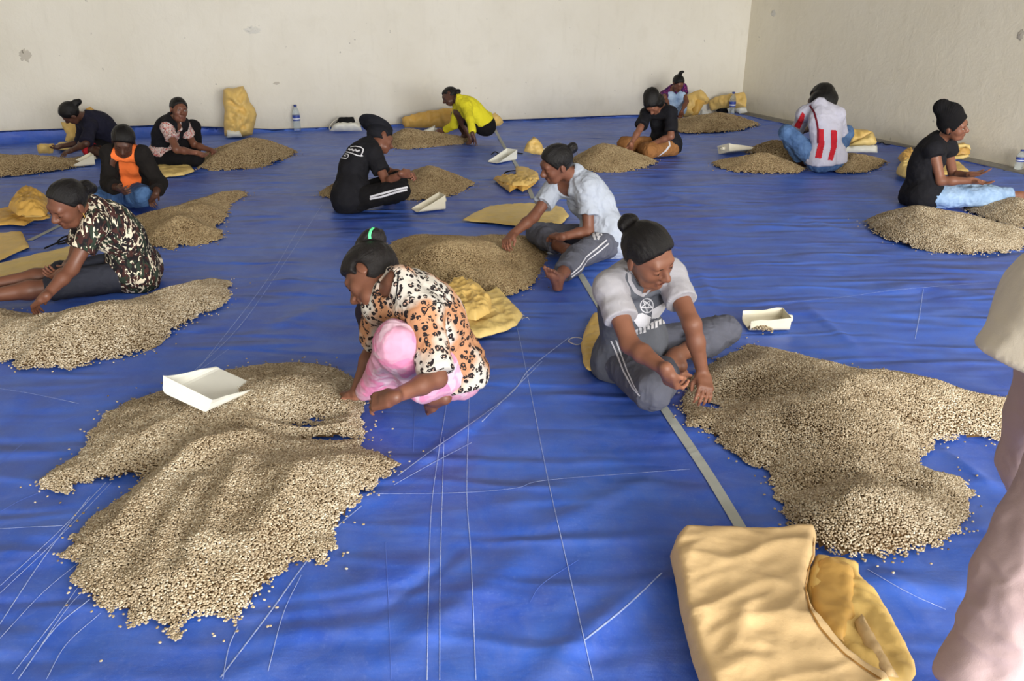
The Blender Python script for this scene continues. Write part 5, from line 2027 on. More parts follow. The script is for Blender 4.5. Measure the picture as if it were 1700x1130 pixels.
scoop2('white plastic scoop lying on the nearest left bean heap', (308, 678), (396, 618), .12, w=.25, h=.07, pitch=8, roll=16, taper=.92, spout=False, dent=.008)
scoop2('white scoop holding picked beans beside the blue-grey knee', (1304, 541), (1238, 541), w=.165, h=.085, taper=.30, mat=M_ivory, dent=.010)
scoop2('white scoop lying beside the black striped trousers', (735, 345), (688, 350), w=.16, h=.13, taper=.95, mat=M_ivory, dent=.006)
scoop2('white scoop lying on the long seam above the folded sack', (850, 264), (818, 270), w=.17, h=.12, taper=.95, dent=.006)
scoop2('white scoop behind the small peaked sack', (932, 254), (902, 254), w=.18, h=.11, taper=.6, mat=M_ivory)
scoop2('white scoop on the tarpaulin left of the striped football shirt', (1202, 254), (1245, 250), .02, roll=-18, w=.22, h=.10, taper=.8, mat=M_ivory, dent=.01)
scoop2('white scoop resting by the far left heap', (156, 272), (114, 276), w=.20, h=.12, taper=.92, mat=M_ivory, dent=.008)
scoop2('white scoop in the hand of the girl in yellow', (722, 223), (697, 223), .05, w=.16, h=.11, taper=.8)
scoop2('small white scoop by the heap in the back corner', (1160, 194), (1180, 193), w=.2, h=.12, taper=.75)

hc = at_z(1262, 548, .0)[:2]
ang = np.linspace(0, 2 * math.pi, 16)[:-1]
poly = np.column_stack([hc[0] + .065 * np.cos(ang), hc[1] + .05 * np.sin(ang)])
heap('handful of beans lying in the scoop beside the knee', poly, lambda P, d: .010 + .03 * (1 - np.exp(-np.maximum(d, 0) / .03)), spacing=.0068, seed=41, stray=.0005, floorz=.008, group='coffee bean heaps')

# ------------------------------------------------------------------ bottles
t = NT('clear_bottle_plastic')
M_clear = t.out((.86, .93, .97, 1), .08, None, Transmission_Weight=.85, IOR=1.2, Specular_IOR_Level=.6)
M_blue = plain('blue_cap', (28, 52, 130), .4, .5)
M_lab = plain('blue_label', (52, 74, 158), .45, .4)
M_labw = plain('white_label_band', (226, 228, 236), .45, .4)


def lathe(name, prof, mat, root, n=20):
    V, F = [], []
    for r, z in prof:
        for i in range(n):
            a = 2 * math.pi * i / n
            V.append((r * math.cos(a), r * math.sin(a), z))
    for j_ in range(len(prof) - 1):
        for i in range(n):
            F.append([j_ * n + i, j_ * n + (i + 1) % n, j_ * n + n + (i + 1) % n, j_ * n + n + i])
    F.append(list(range(n))[::-1]); F.append([(len(prof) - 1) * n + i for i in range(n)])
    return mesh_np(name, V, F, mat, root)


def bottle(label, px, H, r, z=0):
    root = empty('water_bottle', at_z(px[0], px[1], z))
    tag(root, label, 'bottle', 'plastic water bottles')
    lathe('bottle_body', [(r * .7, 0), (r * .95, .004), (r, .02), (r * .95, H * .12), (r, H * .16), (r * .95, H * .22), (r, H * .27), (r * .94, H * .33), (r, H * .38), (r, H * .62), (r * .96, H * .68), (r * .8, H * .78), (r * .5, H * .87), (r * .33, H * .91), (r * .33, H * .95)], M_clear, root)
    lathe('label', [(r * 1.01, H * .40), (r * 1.015, H * .405), (r * 1.015, H * .60), (r * 1.01, H * .605)], M_lab, root)
    lathe('label_band', [(r * 1.02, H * .45), (r * 1.025, H * .455), (r * 1.025, H * .49), (r * 1.02, H * .495)], M_labw, root)
    lathe('cap', [(r * .40, H * .925), (r * .42, H * .93), (r * .42, H * .985), (r * .38, H), (r * .1, H)], M_blue, root)


bottle('clear water bottle with a blue label standing by the back wall', (494, 217), .36, .052)
bottle('clear water bottle standing before the corner sack', (1214, 193), .38, .052)
bottle('water bottle on the cement ledge at the right edge', (1690, 281), .21, .042, .02)

# ------------------------------------------------------------------ odds and ends
root = empty('white_bag', at_z(574, 216))
tag(root, 'white bag with a black face mask laid on top by the wall', 'bag')
loc = np.array(root.location)
sheet('bag_body', [(548, 217), (552, 209), (560, 203), (575, 202), (592, 203), (599, 210), (601, 217), (575, 218)], plane_stand((574, 218), 25), thick=.10, amp=.02, dens=.03, mat=M_white, seed=61, rim=.14, root=root, loc=loc)
sheet('black_mask', [(558, 204), (563, 195), (575, 194), (587, 194), (590, 203), (586, 205)], plane_stand((574, 219), 40, 0, -.05), thick=.02, amp=.006, dens=.03, mat=M_blackcloth, seed=62, rim=.05, root=root, loc=loc)
for pts in ([(560, 197), (552, 203), (547, 211), (548, 217)], [(589, 194), (596, 201), (602, 208), (607, 213)]):
    yy = loc[1] - .1
    V, F = tube_mesh([at_y(u, v, yy) for u, v in smooth_px(pts)], [.006] * 19, 5)
    mesh_np('ear_loop', V - loc, F, M_thread, root)
o = sheet('cloth_bag', [(248, 256), (256, 253), (264, 258), (266, 271), (256, 274)], plane_stand((258, 276), 25), thick=.07, amp=.02, dens=.025, mat=blotch_mat('black_on_white_cloth', (214, 208, 206), [(70, 66, 74)], 40, .57), seed=63, rim=.1)
tag(o, 'small white patterned cloth bag behind the black cardigan', 'bag')


def cord(label, lines, mat, r=.006, z=.01, name='cord', cat='cord'):
    q = at_z(*lines[0][0])
    root = empty(name, q)
    tag(root, label, cat)
    for pts in lines:
        s_ = smooth_px(pts)
        V, F = tube_mesh([at_z(u, v, z) for u, v in s_], [r] * len(s_), 6)
        mesh_np('strand', V - np.array(root.location), F, mat, root)


cord('black strap lying on the tarpaulin in front of the camouflage tee', [[(74, 412), (88, 406), (100, 401), (111, 398), (108, 403), (96, 405)], [(96, 400), (104, 394), (116, 390), (127, 384)]], M_blackcloth, .006, .012, 'strap', 'strap')
cord('black looped cord by the scoop on the seam', [[(816, 256), (822, 252), (828, 256), (822, 259), (836, 254), (850, 253), (868, 255)]], M_blackcloth, .007, .012)
cord('black looped cord above the folded sack on the seam', [[(857, 283), (846, 284), (838, 287), (840, 291), (850, 292), (856, 288)]], M_blackcloth, .007, .012)
cord('thin dark string beside the sack at the right wall', [[(1440, 238), (1456, 239), (1464, 236), (1470, 240), (1478, 240)]], M_blackcloth, .006, .012)
# ------------------------------------------------------------------ who sits where: joints as they appear, solved to real limb lengths
SK_a = skin('brown_skin', (130, 86, 66))
SK_b = skin('deep_brown_skin', (110, 70, 53))
SK_c = skin('dark_brown_skin', (82, 54, 43))
SK_d = skin('warm_brown_skin', (117, 75, 58))
PEOPLE = []

PEOPLE.append(('raglan', 'woman in a white-sleeved grey raglan shirt sitting cross-legged by the nearest seam', (1040, 610), dict(
    vox=.0045, s=1.06, skin=SK_a, cf=-48, pf=-45, hunch=.7,
    P=('z', 1053, 586, .10), N=(1054, 456, 'n'), H=(1077, 424, 'n'), nose=('y', -50, -26),
    SR=(1013, 478, 'n'), SL=(1112, 456, 'f'), ER=(1046, 568, 'n'), WR=(1104, 612, 'n'), FR=('z', 1124, 656, .17), EL=(1149, 538, 'n'), WL=(1167, 622, 'f'), FL=(1175, 668, 'n'),
    handR=dict(n=(.3, .2, 1), curl=.75, thumb=.8), handL=dict(n=(-.3, .4, -1), curl=.6, thumb=.5),
    KR=('z', 1078, 636, .10), AR=('z', 1114, 592, .06), TR=('z', 1150, 608, .04), KL=('z', 1210, 545, .14), AL=('z', 1128, 580, .10), TL=('z', 1090, 574, .10), upL=(.2, -.3, 1), upR=(-.2, .5, 1),
    hs=1.12, hair=dict(line=.014, bun=(.0, -.125, .055), bun_r=(.042, .034, .034)))))

PEOPLE.append(('whitet', 'woman in a plain white tee with one leg stretched beside the middle heap', (980, 425), dict(
    vox=.005, s=1.06, skin=SK_d, cf=-158, pf=-150, hunch=.8,
    P=('z', 1000, 397, .11), N=(955, 292, 'n'), H=(923, 272, 'n'), nose=('y', -160, -24),
    SL=(975, 316, 'n'), SR=(922, 311, 'f'), EL=(977, 388, 'n'), WL=(931, 393, 'n'), FL=(905, 388, 'f'), ER=(884, 366, 'f'), WR=('z', 845, 403, .23), FR=('z', 830, 421, .18),
    handL=dict(n=(0, .3, -1), curl=.5), handR=dict(n=(.3, 0, -1), curl=.8, thumb=.8),
    KL=('z', 958, 430, .13), AL=('z', 926, 461, .06), TL=('z', 914, 427, .22), KR=('z', 888, 388, .13), AR=('z', 940, 412, .08), TR=('z', 965, 416, .05),
    hair=dict(bun=(.0, -.13, .045), bun_r=(.036, .034, .034)))))

PEOPLE.append(('leopard', 'older woman squatting in a leopard print blouse and pink sarong', (690, 672), dict(
    vox=.0045, s=1.02, skin=SK_b, cf=-160, pf=-160, hunch=1.0, ears=1, bust=1,
    P=('z', 738, 603, .20), N=(664, 474, 'n'), H=(615, 459, 'f'), nose=('y', -165, -42),
    SL=(703, 520, 'n'), SR=(632, 505, 'f'), EL=(726, 628, 'n'), WL=(650, 660, 'n'), FL=(594, 673, 'f'), ER=(620, 575, 'f'), WR=('z', 590, 645, .06), FR=('z', 566, 657, .03),
    handL=dict(n=(.1, .6, -.7), curl=.55, thumb=.6), handR=dict(n=(0, -.2, -1), curl=.35, spread=.2),
    KL=(657, 566, 'n'), AL=('z', 722, 645, .07), TL=('z', 684, 672, .03), KR=(610, 522, 'f'), AR=('z', 640, 625, .07), TR=('z', 600, 640, .03),
    hs=1.12, hair=dict(mat='hair_grey', bun=[((.0, -.085, .115), (.056, .06, .040)), ((.01, -.06, .135), (.045, .045, .03))], grow=.022, strands=.0024))))

PEOPLE.append(('camo', 'woman in a camouflage print tee with both legs stretched out', (225, 470), dict(
    vox=.005, s=1.04, skin=SK_b, cf=-155, pf=-165, hunch=1.0,
    P=('z', 219, 446, .11), N=(155, 347, 'n'), H=(112, 338, 'n'), nose=('y', -120, -28),
    SL=(158, 376, 'n'), SR=(140, 368, 'f'), EL=(113, 457, 'n'), WL=(73, 494, 'n'), FL=(44, 516, 'f'), ER=(122, 436, 'f'), WR=(103, 452, 'n'), FR=(78, 460, 'f'),
    handL=dict(n=(0, .2, -1), curl=.7), handR=dict(n=(0, -.3, 1), curl=.6),
    KL=('z', 78, 478, .09), AL=('z', -45, 490, .06), TL=('z', -75, 470, .20), KR=('z', 80, 462, .13), AR=('z', -40, 468, .07), TR=('z', -70, 448, .22),
    hs=1.1, hair=dict(line=.004, bun=[((.0, -.115, .005), (.045, .05, .038)), ((0, -.15, -.025), (.03, .03, .03))], grow=.010))))

PEOPLE.append(('cap', 'person in a black tee and flat-topped black cap seen from behind', (600, 350), dict(
    vox=.007, s=1.06, skin=SK_d, cf=28, pf=15, hunch=1.0, bust=0, fat=1.05,
    P=('z', 586, 327, .11), N=(612, 242, 'f'), H=(632, 230, 'f'), nose=('y', 18, -30),
    SR=(620, 256, 'n'), ER=(642, 303, 'n'), WR=(668, 288, 'n'), FR=(690, 289, 'f'), EL=(655, 292, 'f'), WL=(683, 292, 'n'), FL=(692, 291, 'n'),
    handR=dict(n=(.1, .8, -.2), curl=.6, thumb=.8), handL=dict(n=(0, -.8, 0), curl=.6),
    KR=('z', 668, 316, .20), AR=('z', 636, 336, .06), TR=('z', 664, 334, .03), KL=(672, 297, 'f'), AL=('z', 664, 320, .07), TL=('z', 690, 322, .03),
    hair=dict(grow=.007, strands=.0005))))

PEOPLE.append(('beanie', 'older woman in a tall black beanie and black sleeveless top by the wall', (1545, 338), dict(
    vox=.0065, s=1.04, skin=SK_a, cf=-8, pf=0, hunch=1.0, eyes='open',
    P=('z', 1534, 322, .11), N=(1558, 231, 'n'), H=(1583, 208, 'n'), nose=('y', -44, -5),
    SR=(1550, 248, 'n'), ER=(1558, 307, 'n'), WR=(1621, 300, 'f'), FR=(1652, 307, 'n'), SL=(1573, 245, 'f'), EL=(1582, 291, 'f'), WL=(1612, 290, 'n'), FL=(1645, 286, 'n'),
    handR=dict(n=(.2, -.2, 1), curl=.25, spread=.25, thumb=.3), handL=dict(n=(.2, -.5, 1), curl=.2, spread=.4, thumb=.1),
    KR=('z', 1636, 324, .11), AR=('z', 1692, 322, .07), TR=('z', 1716, 314, .16), KL=('z', 1630, 318, .12), AL=('z', 1700, 318, .07), TL=('z', 1722, 306, .16),
    hair=dict(mat='hair_grey', grow=.006, strands=.0005))))

PEOPLE.append(('stripes', 'person in a red and white striped football shirt with back turned', (1362, 278), dict(
    vox=.008, s=1.11, skin=SK_c, cf=105, pf=115, hunch=1.0, bust=0, fat=1.05,
    P=('z', 1368, 262, .13), N=(1361, 177, 'f'), H=(1361, 164, 'f'), nose=('y', 108, -22), hs=1.2,
    SL=(1336, 189, 'f'), SR=(1390, 190, 'f'), EL=(1322, 218, 'f'), WL=(1346, 214, 'f'), FL=(1358, 222, 'f'), ER=(1396, 222, 'f'), WR=(1372, 235, 'f'), FR=(1362, 240, 'f'),
    KL=(1297, 212, 'f'), AL=('z', 1330, 268, .07), TL=('z', 1312, 268, .03), KR=(1404, 220, 'f'), AR=('z', 1385, 258, .07), TR=('z', 1380, 250, .03),
    hair=dict(grow=.020, line=.032, low=-.10, bun=[((0, -.055, -.05), (.104, .085, .085)), ((.02, -.09, -.02), (.085, .06, .09))], strands=.002))))

PEOPLE.append(('black', 'young woman in a black shirt and brown trousers with bowed head', (1090, 256), dict(
    vox=.008, s=1.03, skin=SK_a, cf=-112, pf=-125, hunch=1.0,
    P=('z', 1103, 241, .11), N=(1098, 180, 'n'), H=(1084, 171, 'n'), nose=('y', -118, -60),
    SR=(1073, 188, 'n'), SL=(1114, 187, 'n'), ER=(1062, 214, 'n'), WR=(1048, 238, 'n'), FR=('z', 1046, 249, .06), EL=(1114, 226, 'n'), WL=(1082, 239, 'n'), FL=('z', 1068, 250, .06),
    handR=dict(n=(0, 0, -1), curl=.5), handL=dict(n=(0, 0, -1), curl=.5),
    KR=('z', 1034, 239, .12), AR=('z', 1072, 244, .07), TR=('z', 1090, 248, .04), KL=('z', 1078, 253, .12), AL=('z', 1062, 246, .07), TL=('z', 1045, 249, .04),
    hair=dict(grow=.018, line=.03, low=-.09, bun=[((.06, -.04, -.03), (.05, .085, .10)), ((.085, -.01, -.06), (.03, .05, .08)), ((-.07, -.03, -.02), (.035, .07, .07)), ((0, -.05, .07), (.085, .09, .07))], strands=.0025))))

PEOPLE.append(('corner', 'girl with a topknot and purple shirt squatting in the back corner', (1123, 197), dict(
    vox=.009, s=.94, skin=SK_b, cf=-85, pf=-80, hunch=1.0,
    P=('z', 1121, 181, .17), N=(1117, 148, 'n'), H=(1126, 138, 'n'), nose=('y', -72, -35),
    ER=(1103, 160, 'n'), WR=(1112, 182, 'n'), FR=('z', 1118, 193, .05), EL=(1139, 168, 'n'), WL=(1132, 184, 'n'), FL=('z', 1128, 194, .05),
    KR=(1113, 160, 'n'), AR=('z', 1117, 191, .07), TR=('z', 1114, 197, .03), KL=(1131, 158, 'n'), AL=('z', 1128, 190, .07), TL=('z', 1132, 196, .03),
    hair=dict(bun=[((-.005, -.05, .135), (.03, .03, .045)), ((-.03, -.05, .165), (.03, .02, .02))], strands=.001))))

PEOPLE.append(('yellow', 'girl in a yellow long-sleeved top squatting beside a low heap', (790, 240), dict(
    vox=.008, s=.98, skin=SK_c, cf=-178, pf=-178, hunch=.7,
    P=('z', 803, 207, .24), N=(763, 167, 'n'), H=(747, 160, 'f'), nose=('y', -168, -30),
    SL=(774, 177, 'n'), SR=(761, 176, 'f'), EL=(781, 199, 'n'), WL=(784, 221, 'n'), FL=('z', 790, 238, .03), ER=(754, 207, 'f'), WR=(737, 217, 'f'), FR=(720, 222, 'f'),
    handL=dict(n=(-.2, .1, -1), curl=.15, spread=.5), handR=dict(n=(0, -.8, 0), curl=.8),
    KL=(760, 186, 'n'), AL=('z', 782, 228, .07), TL=('z', 768, 238, .03), KR=(753, 190, 'f'), AR=('z', 772, 222, .07), TR=('z', 757, 230, .03),
    hair=dict(bun=[((0, -.115, -.005), (.03, .035, .035))], grow=.012))))

PEOPLE.append(('vest', 'woman in a black vest over a floral blouse looking at the camera', (298, 271), dict(
    vox=.0075, s=1.02, skin=SK_b, cf=-25, pf=-18, hunch=.9, eyes='open',
    P=('z', 275, 258, .11), N=(286, 199, 'n'), H=(297, 182, 'n'), nose=('y', -50, -2),
    SR=(278, 212, 'n'), SL=(304, 207, 'f'), ER=(293, 248, 'n'), WR=(328, 254, 'f'), FR=(350, 262, 'n'), EL=(322, 240, 'f'), WL=(352, 250, 'n'), FL=(370, 260, 'n'),
    handR=dict(n=(0, -.3, 1), curl=.5), handL=dict(n=(0, 0, -1), curl=.5),
    KL=(319, 213, 'f'), AL=('z', 325, 255, .07), TL=('z', 345, 260, .03), KR=('z', 330, 264, .10), AR=('z', 300, 270, .07), TR=('z', 280, 274, .05),
    hair=dict(grow=.009, strands=.0018))))

PEOPLE.append(('orange', 'girl in an orange tee under an open black cardigan and blue jeans', (215, 345), dict(
    vox=.007, s=1.02, skin=SK_c, cf=-82, pf=-85, hunch=1.0,
    P=('z', 214, 318, .11), N=(206, 246, 'n'), H=(205, 234, 'n'), nose=('y', -78, -38),
    SR=(182, 257, 'n'), SL=(234, 257, 'n'), ER=(180, 306, 'n'), WR=(199, 313, 'n'), FR=(210, 322, 'n'), EL=(264, 304, 'n'), WL=(258, 323, 'n'), FL=('z', 246, 340, .07),
    handR=dict(n=(.3, .8, .5), curl=.6), handL=dict(n=(0, .2, -1), curl=.6),
    KR=('z', 162, 335, .16), AR=('z', 208, 332, .07), TR=('z', 226, 330, .05), KL=('z', 238, 330, .17), AL=('z', 212, 334, .07), TL=('z', 196, 332, .05),
    hair=dict(grow=.013, line=.026, low=-.085, bun=[((0, -.09, -.05), (.06, .04, .06))], strands=.0015))))

PEOPLE.append(('navy', 'woman in a navy shirt bending far forward at the far left', (165, 250), dict(
    vox=.008, s=1.04, skin=SK_c, cf=-170, pf=-165, hunch=1.0,
    P=('z', 184, 234, .12), N=(146, 194, 'n'), H=(117, 188, 'n'), nose=('y', -168, -48),
    SL=(150, 210, 'n'), SR=(139, 208, 'f'), EL=(143, 238, 'n'), WL=(118, 250, 'f'), FL=(100, 257, 'n'), ER=(134, 237, 'f'), WR=(100, 243, 'n'), FR=(86, 250, 'n'),
    handL=dict(n=(0, 0, -1), curl=.4), handR=dict(n=(0, -.5, .5), curl=.4),
    KL=('z', 150, 250, .10), AL=('z', 178, 258, .07), TL=('z', 196, 258, .05), KR=('z', 140, 240, .12), AR=('z', 172, 246, .07), TR=('z', 190, 246, .05),
    hair=dict(bun=[((.0, -.115, .02), (.04, .05, .04)), ((0, -.15, .0), (.03, .035, .03))], grow=.014))))

PEOPLE.append(('standing', 'standing person in pale mauve trousers and a cream shirt at the right edge', (1640, 1190), dict(
    vox=.008, s=1.10, skin=SK_d, cf=190, pf=190, hunch=.1, bust=0,
    P=('w', (.19, .33, .92)), N=('w', (.36, .35, 1.39)), H=('w', (.38, .35, 1.60)), nose=('y', 185, -20),
    EL=('w', (.49, .08, 1.12)), WL=('w', (.38, .06, .89)), FL=('w', (.36, .05, .73)), ER=('w', (.40, .62, 1.10)), WR=('w', (.34, .66, .87)), FR=('w', (.30, .65, .70)),
    HL=('w', (.26, .24, .86)), HR=('w', (.27, .42, .86)),
    KL=(1730, 905, .12), AL=('z', 1588, 1195, .09), TL=('w', (-.22, .0, .03)), KR=('w', (.33, .50, .48)), AR=('w', (.52, .52, .10)), TR=('w', (.38, .54, .03)),
    hair=dict(grow=.01, strands=.001))))
# ------------------------------------------------------------------ clothes
def camo_mat():
    t = NT('camouflage_print')
    co = t.coords((1, 1, 1), 'Object', (.5, .3, .6))
    mp = t.n('ShaderNodeMapping'); mp.inputs['Scale'].default_value = (1.0, 1.0, .45)
    t.l(co, mp.inputs[0])
    a = t.noise(mp.outputs[0], 26, 2, .5, 1.2)
    b = t.noise(mp.outputs[0], 21, 2, .5, .8)
    mp2 = t.n('ShaderNodeMapping'); mp2.inputs['Location'].default_value = (3, 1, 2); mp2.inputs['Scale'].default_value = (1, 1, .5); mp2.inputs['Rotation'].default_value = (.4, .7, 0)
    t.l(co, mp2.inputs[0])
    c = t.noise(mp2.outputs[0], 31, 2, .5, 1.5)
    col = t.mix(t.ramp(a, [(.5, (0, 0, 0)), (.52, (1, 1, 1))]), lin((30, 27, 30)), lin((66, 40, 38)))
    col = t.mix(t.ramp(b, [(.56, (0, 0, 0)), (.58, (1, 1, 1))]), col, lin((44, 56, 46)))
    col = t.mix(t.ramp(c, [(.575, (0, 0, 0)), (.59, (1, 1, 1))]), col, lin((222, 212, 190)))
    n = t.noise(co, 14, 3)
    return t.out(col, .85, t.bump(n, .35, .02), Specular_IOR_Level=.2)


def leopard_mat():
    t = NT('leopard_print')
    co = t.coords()
    n = t.noise(co, 30, 3, .6)
    wob = t.n('ShaderNodeVectorMath', operation='SCALE'); wob.inputs['Scale'].default_value = .018
    nn = t.n('ShaderNodeTexNoise'); nn.inputs['Scale'].default_value = 34; t.l(co, nn.inputs['Vector']); t.l(nn.outputs['Color'], wob.inputs[0])
    ad = t.n('ShaderNodeVectorMath', operation='ADD'); t.l(co, ad.inputs[0]); t.l(wob.outputs[0], ad.inputs[1])
    v = t.n('ShaderNodeTexVoronoi'); v.inputs['Scale'].default_value = 38; t.l(ad.outputs[0], v.inputs['Vector'])
    ring = t.math('ABSOLUTE', t.math('SUBTRACT', v.outputs['Distance'], .30))
    ring = t.math('LESS_THAN', ring, t.math('MULTIPLY', t.noise(co, 46, 2), .30))
    brk = t.math('GREATER_THAN', t.noise(co, 75, 2), .40)
    spot = t.math('MULTIPLY', ring, brk)
    big = t.noise(co, 5.5, 2, .4)
    base = t.mix(t.ramp(big, [(.46, (0, 0, 0)), (.56, (1, 1, 1))]), lin((176, 128, 94)), lin((192, 187, 178)))
    core = t.math('LESS_THAN', v.outputs['Distance'], .22)
    base = t.mix(t.math('MULTIPLY', core, .55), base, lin((150, 92, 58)))
    col = t.mix(spot, base, lin((34, 28, 30)))
    return t.out(col, .8, t.bump(n, .3, .01), Specular_IOR_Level=.25)


def denim(name, rgb, pale):
    t = NT(name)
    co = t.coords()
    n = t.noise(co, 7, 4, .6)
    f = t.noise(co, 260, 2, .6)
    col = t.mix(t.ramp(n, [(.35, (0, 0, 0)), (.7, (1, 1, 1))]), lin(rgb), lin(pale))
    col = t.mix(t.math('MULTIPLY', f, .35), col, mul(lin(pale), 1.2))
    return t.out(col, .85, t.bump(n, .4, .02), Specular_IOR_Level=.2)


C_white = fabric('white_jersey', (166, 165, 172), .85, .06, .3)
C_paleblue = fabric('pale_heather_tee', (172, 180, 194), .85, .08, .35)
C_grey = fabric('charcoal_jersey', (92, 95, 104), .9, .18, .35)
C_jogger = fabric('grey_jogger', (90, 92, 104), .9, .16, .35)
C_stripe = plain('white_tape', (206, 206, 212), .7, .2)
C_black = fabric('black_cotton', (26, 26, 31), .85, .3, .4)
C_black2 = fabric('black_knit', (22, 21, 23), .95, .3, .3)
C_navy = fabric('navy_cotton', (30, 30, 46), .85, .3, .4)
C_dark = fabric('dark_legging', (50, 44, 58), .85, .2, .3)
C_shorts = fabric('dark_grey_shorts', (48, 50, 60), .85, .2, .35)
C_orange = fabric('orange_tee', (246, 122, 60), .85, .1, .35)
C_cardigan = fabric('black_cardigan', (30, 27, 26), .95, .3, .4)
C_yellow = fabric('yellow_top', (222, 212, 48), .85, .1, .35)
C_brown = fabric('tan_brown_trousers', (150, 104, 62), .85, .18, .4)
C_mauve = fabric('mauve_trousers', (172, 151, 152), .9, .06, .3, 8)
C_cream = fabric('cream_shirt', (206, 198, 184), .85, .05, .25, 8)
C_red = fabric('red_print', (188, 38, 50), .85, .12, .3)
C_darkred = fabric('dark_red_piping', (110, 30, 45), .85, .1, .2)
C_jersey = fabric('white_football_jersey', (192, 192, 208), .8, .05, .35)
C_pink = blotch_mat('pink_batik', (198, 146, 170), [(206, 128, 162), (204, 172, 188)], 10, .55)
C_floral = blotch_mat('red_floral', (196, 186, 182), [(170, 60, 56), (90, 60, 62), (206, 120, 110)], 60, .58)
C_purple = blotch_mat('purple_print', (70, 36, 92), [(170, 60, 120), (40, 24, 60)], 60, .56)
C_camo = camo_mat()
C_leopard = leopard_mat()
C_jean = denim('blue_denim', (48, 74, 116), (96, 128, 172))
C_jean2 = denim('mid_denim', (44, 72, 118), (88, 124, 172))
C_palejean = denim('pale_denim', (130, 158, 194), (182, 204, 230))
C_lightjean = denim('faded_denim', (112, 142, 180), (168, 194, 224))
C_green = plain('green_elastic', (90, 210, 140), .6, .3)
C_gold = plain('gold_earring', (212, 170, 70), .3, .6)


def dress_raglan(p):
    k = p.s
    p.top('shirt', C_grey, .011, sleeve=0, hem=.10, neck=.084, vdepth=.05, crease=.002, flare=.0, fold=.005)
    for sd in 'LR':
        pr = [dict(c, own=1) for c in p.sleeve(sd, .56, .017, .012)]
        N, S = p.j['N'], p.j['S' + sd]
        pr.append(dict(cone(N + p.cup * .012 * k + (S - N) * .10, S, .050 * k + .025, .05 * k + .021, .03), own=1))
        m = S + (N - S) * .3 - p.cup * .02 * k
        p.garment('sleeve', C_white, pr, 0, fold=.003, crease=.002, label='white raglan sleeve')
    p.bottom('trousers', C_jogger, 1.72, .014, .010, fold=.005, crease=.004)
    bv = p.bvh('trousers', 'shirt')
    f = lambda pts: P_(3.424, 960, 350, pts)
    p.strip('side_stripe', 'trousers', f([(188, 738), (215, 800), (258, 910), (310, 1005), (352, 1052)]), .0085, C_stripe, bv=bv)
    p.strip('side_stripe', 'trousers', f([(214, 732), (238, 800), (278, 905), (316, 990), (340, 1030)]), .0065, C_stripe, bv=bv)
    b2 = p.bvh('shirt', 'body')
    p.strip('neck_band', 'shirt', f([(286, 330), (292, 400), (325, 455), (366, 478), (392, 462), (404, 446)]), .018, C_white, .003, bv=b2)
    b3 = p.bvh('shirt')
    cx, cy, R = 388, 537, 37
    ring = [(cx + R * math.cos(a) * .98, cy + R * math.sin(a) * 1.1) for a in np.linspace(0, 2 * math.pi, 25)]
    p.strip('print', 'shirt', f(ring), .006, C_stripe, bv=b3, step=2)
    star = [(cx + R * .95 * math.cos(a), cy + R * 1.05 * math.sin(a)) for a in [math.pi / 2 + i * 4 * math.pi / 5 for i in range(6)]]
    p.strip('print', 'shirt', f(star), .0045, C_stripe, bv=b3, step=2)
    for poly in ([(300, 598), (362, 580), (412, 602), (400, 655), (340, 660)], [(415, 612), (418, 560), (498, 514), (500, 552), (470, 604)]):
        p.patch('print', 'shirt', f(poly), C_stripe, bv=b3)
    for i in range(8):
        x = 322 + i * 22
        y = 688 - i * 9
        h = 26 + (i % 3) * 10
        p.patch('print', 'shirt', f([(x, y - h * .5), (x + 15, y - h * .5 - 8 + (i % 2) * 10), (x + 18, y + h * .4), (x + 4, y + h * .5)]), C_stripe, bv=b3)


def dress_whitet(p):
    p.top('shirt', C_paleblue, .014, sleeve=.58, hem=.17, neck=.062, vdepth=.09, crease=.005, flare=.016, fold=.006)
    p.bottom('trousers', C_jogger, 1.68, .014, .008, fold=.005, crease=.004)
    bv = p.bvh('trousers', 'shirt')
    f = lambda pts: P_(4.187, 810, 230, pts)
    p.strip('side_stripe', 'trousers', f([(826, 705), (760, 760), (682, 822), (640, 888), (578, 945)]), .010, C_stripe, bv=bv)
    p.strip('side_stripe', 'trousers', f([(838, 730), (772, 785), (694, 842), (652, 906), (582, 962)]), .010, C_stripe, bv=bv)
    for q in ([(726, 640), (742, 652), (752, 700), (738, 705), (728, 680)], [(752, 650), (775, 655), (768, 675), (784, 678), (768, 705), (754, 700), (764, 684), (750, 676)], [(782, 655), (796, 665), (790, 680)]):
        p.patch('print', 'trousers', f(q), C_stripe, bv=bv, cell=1.0)


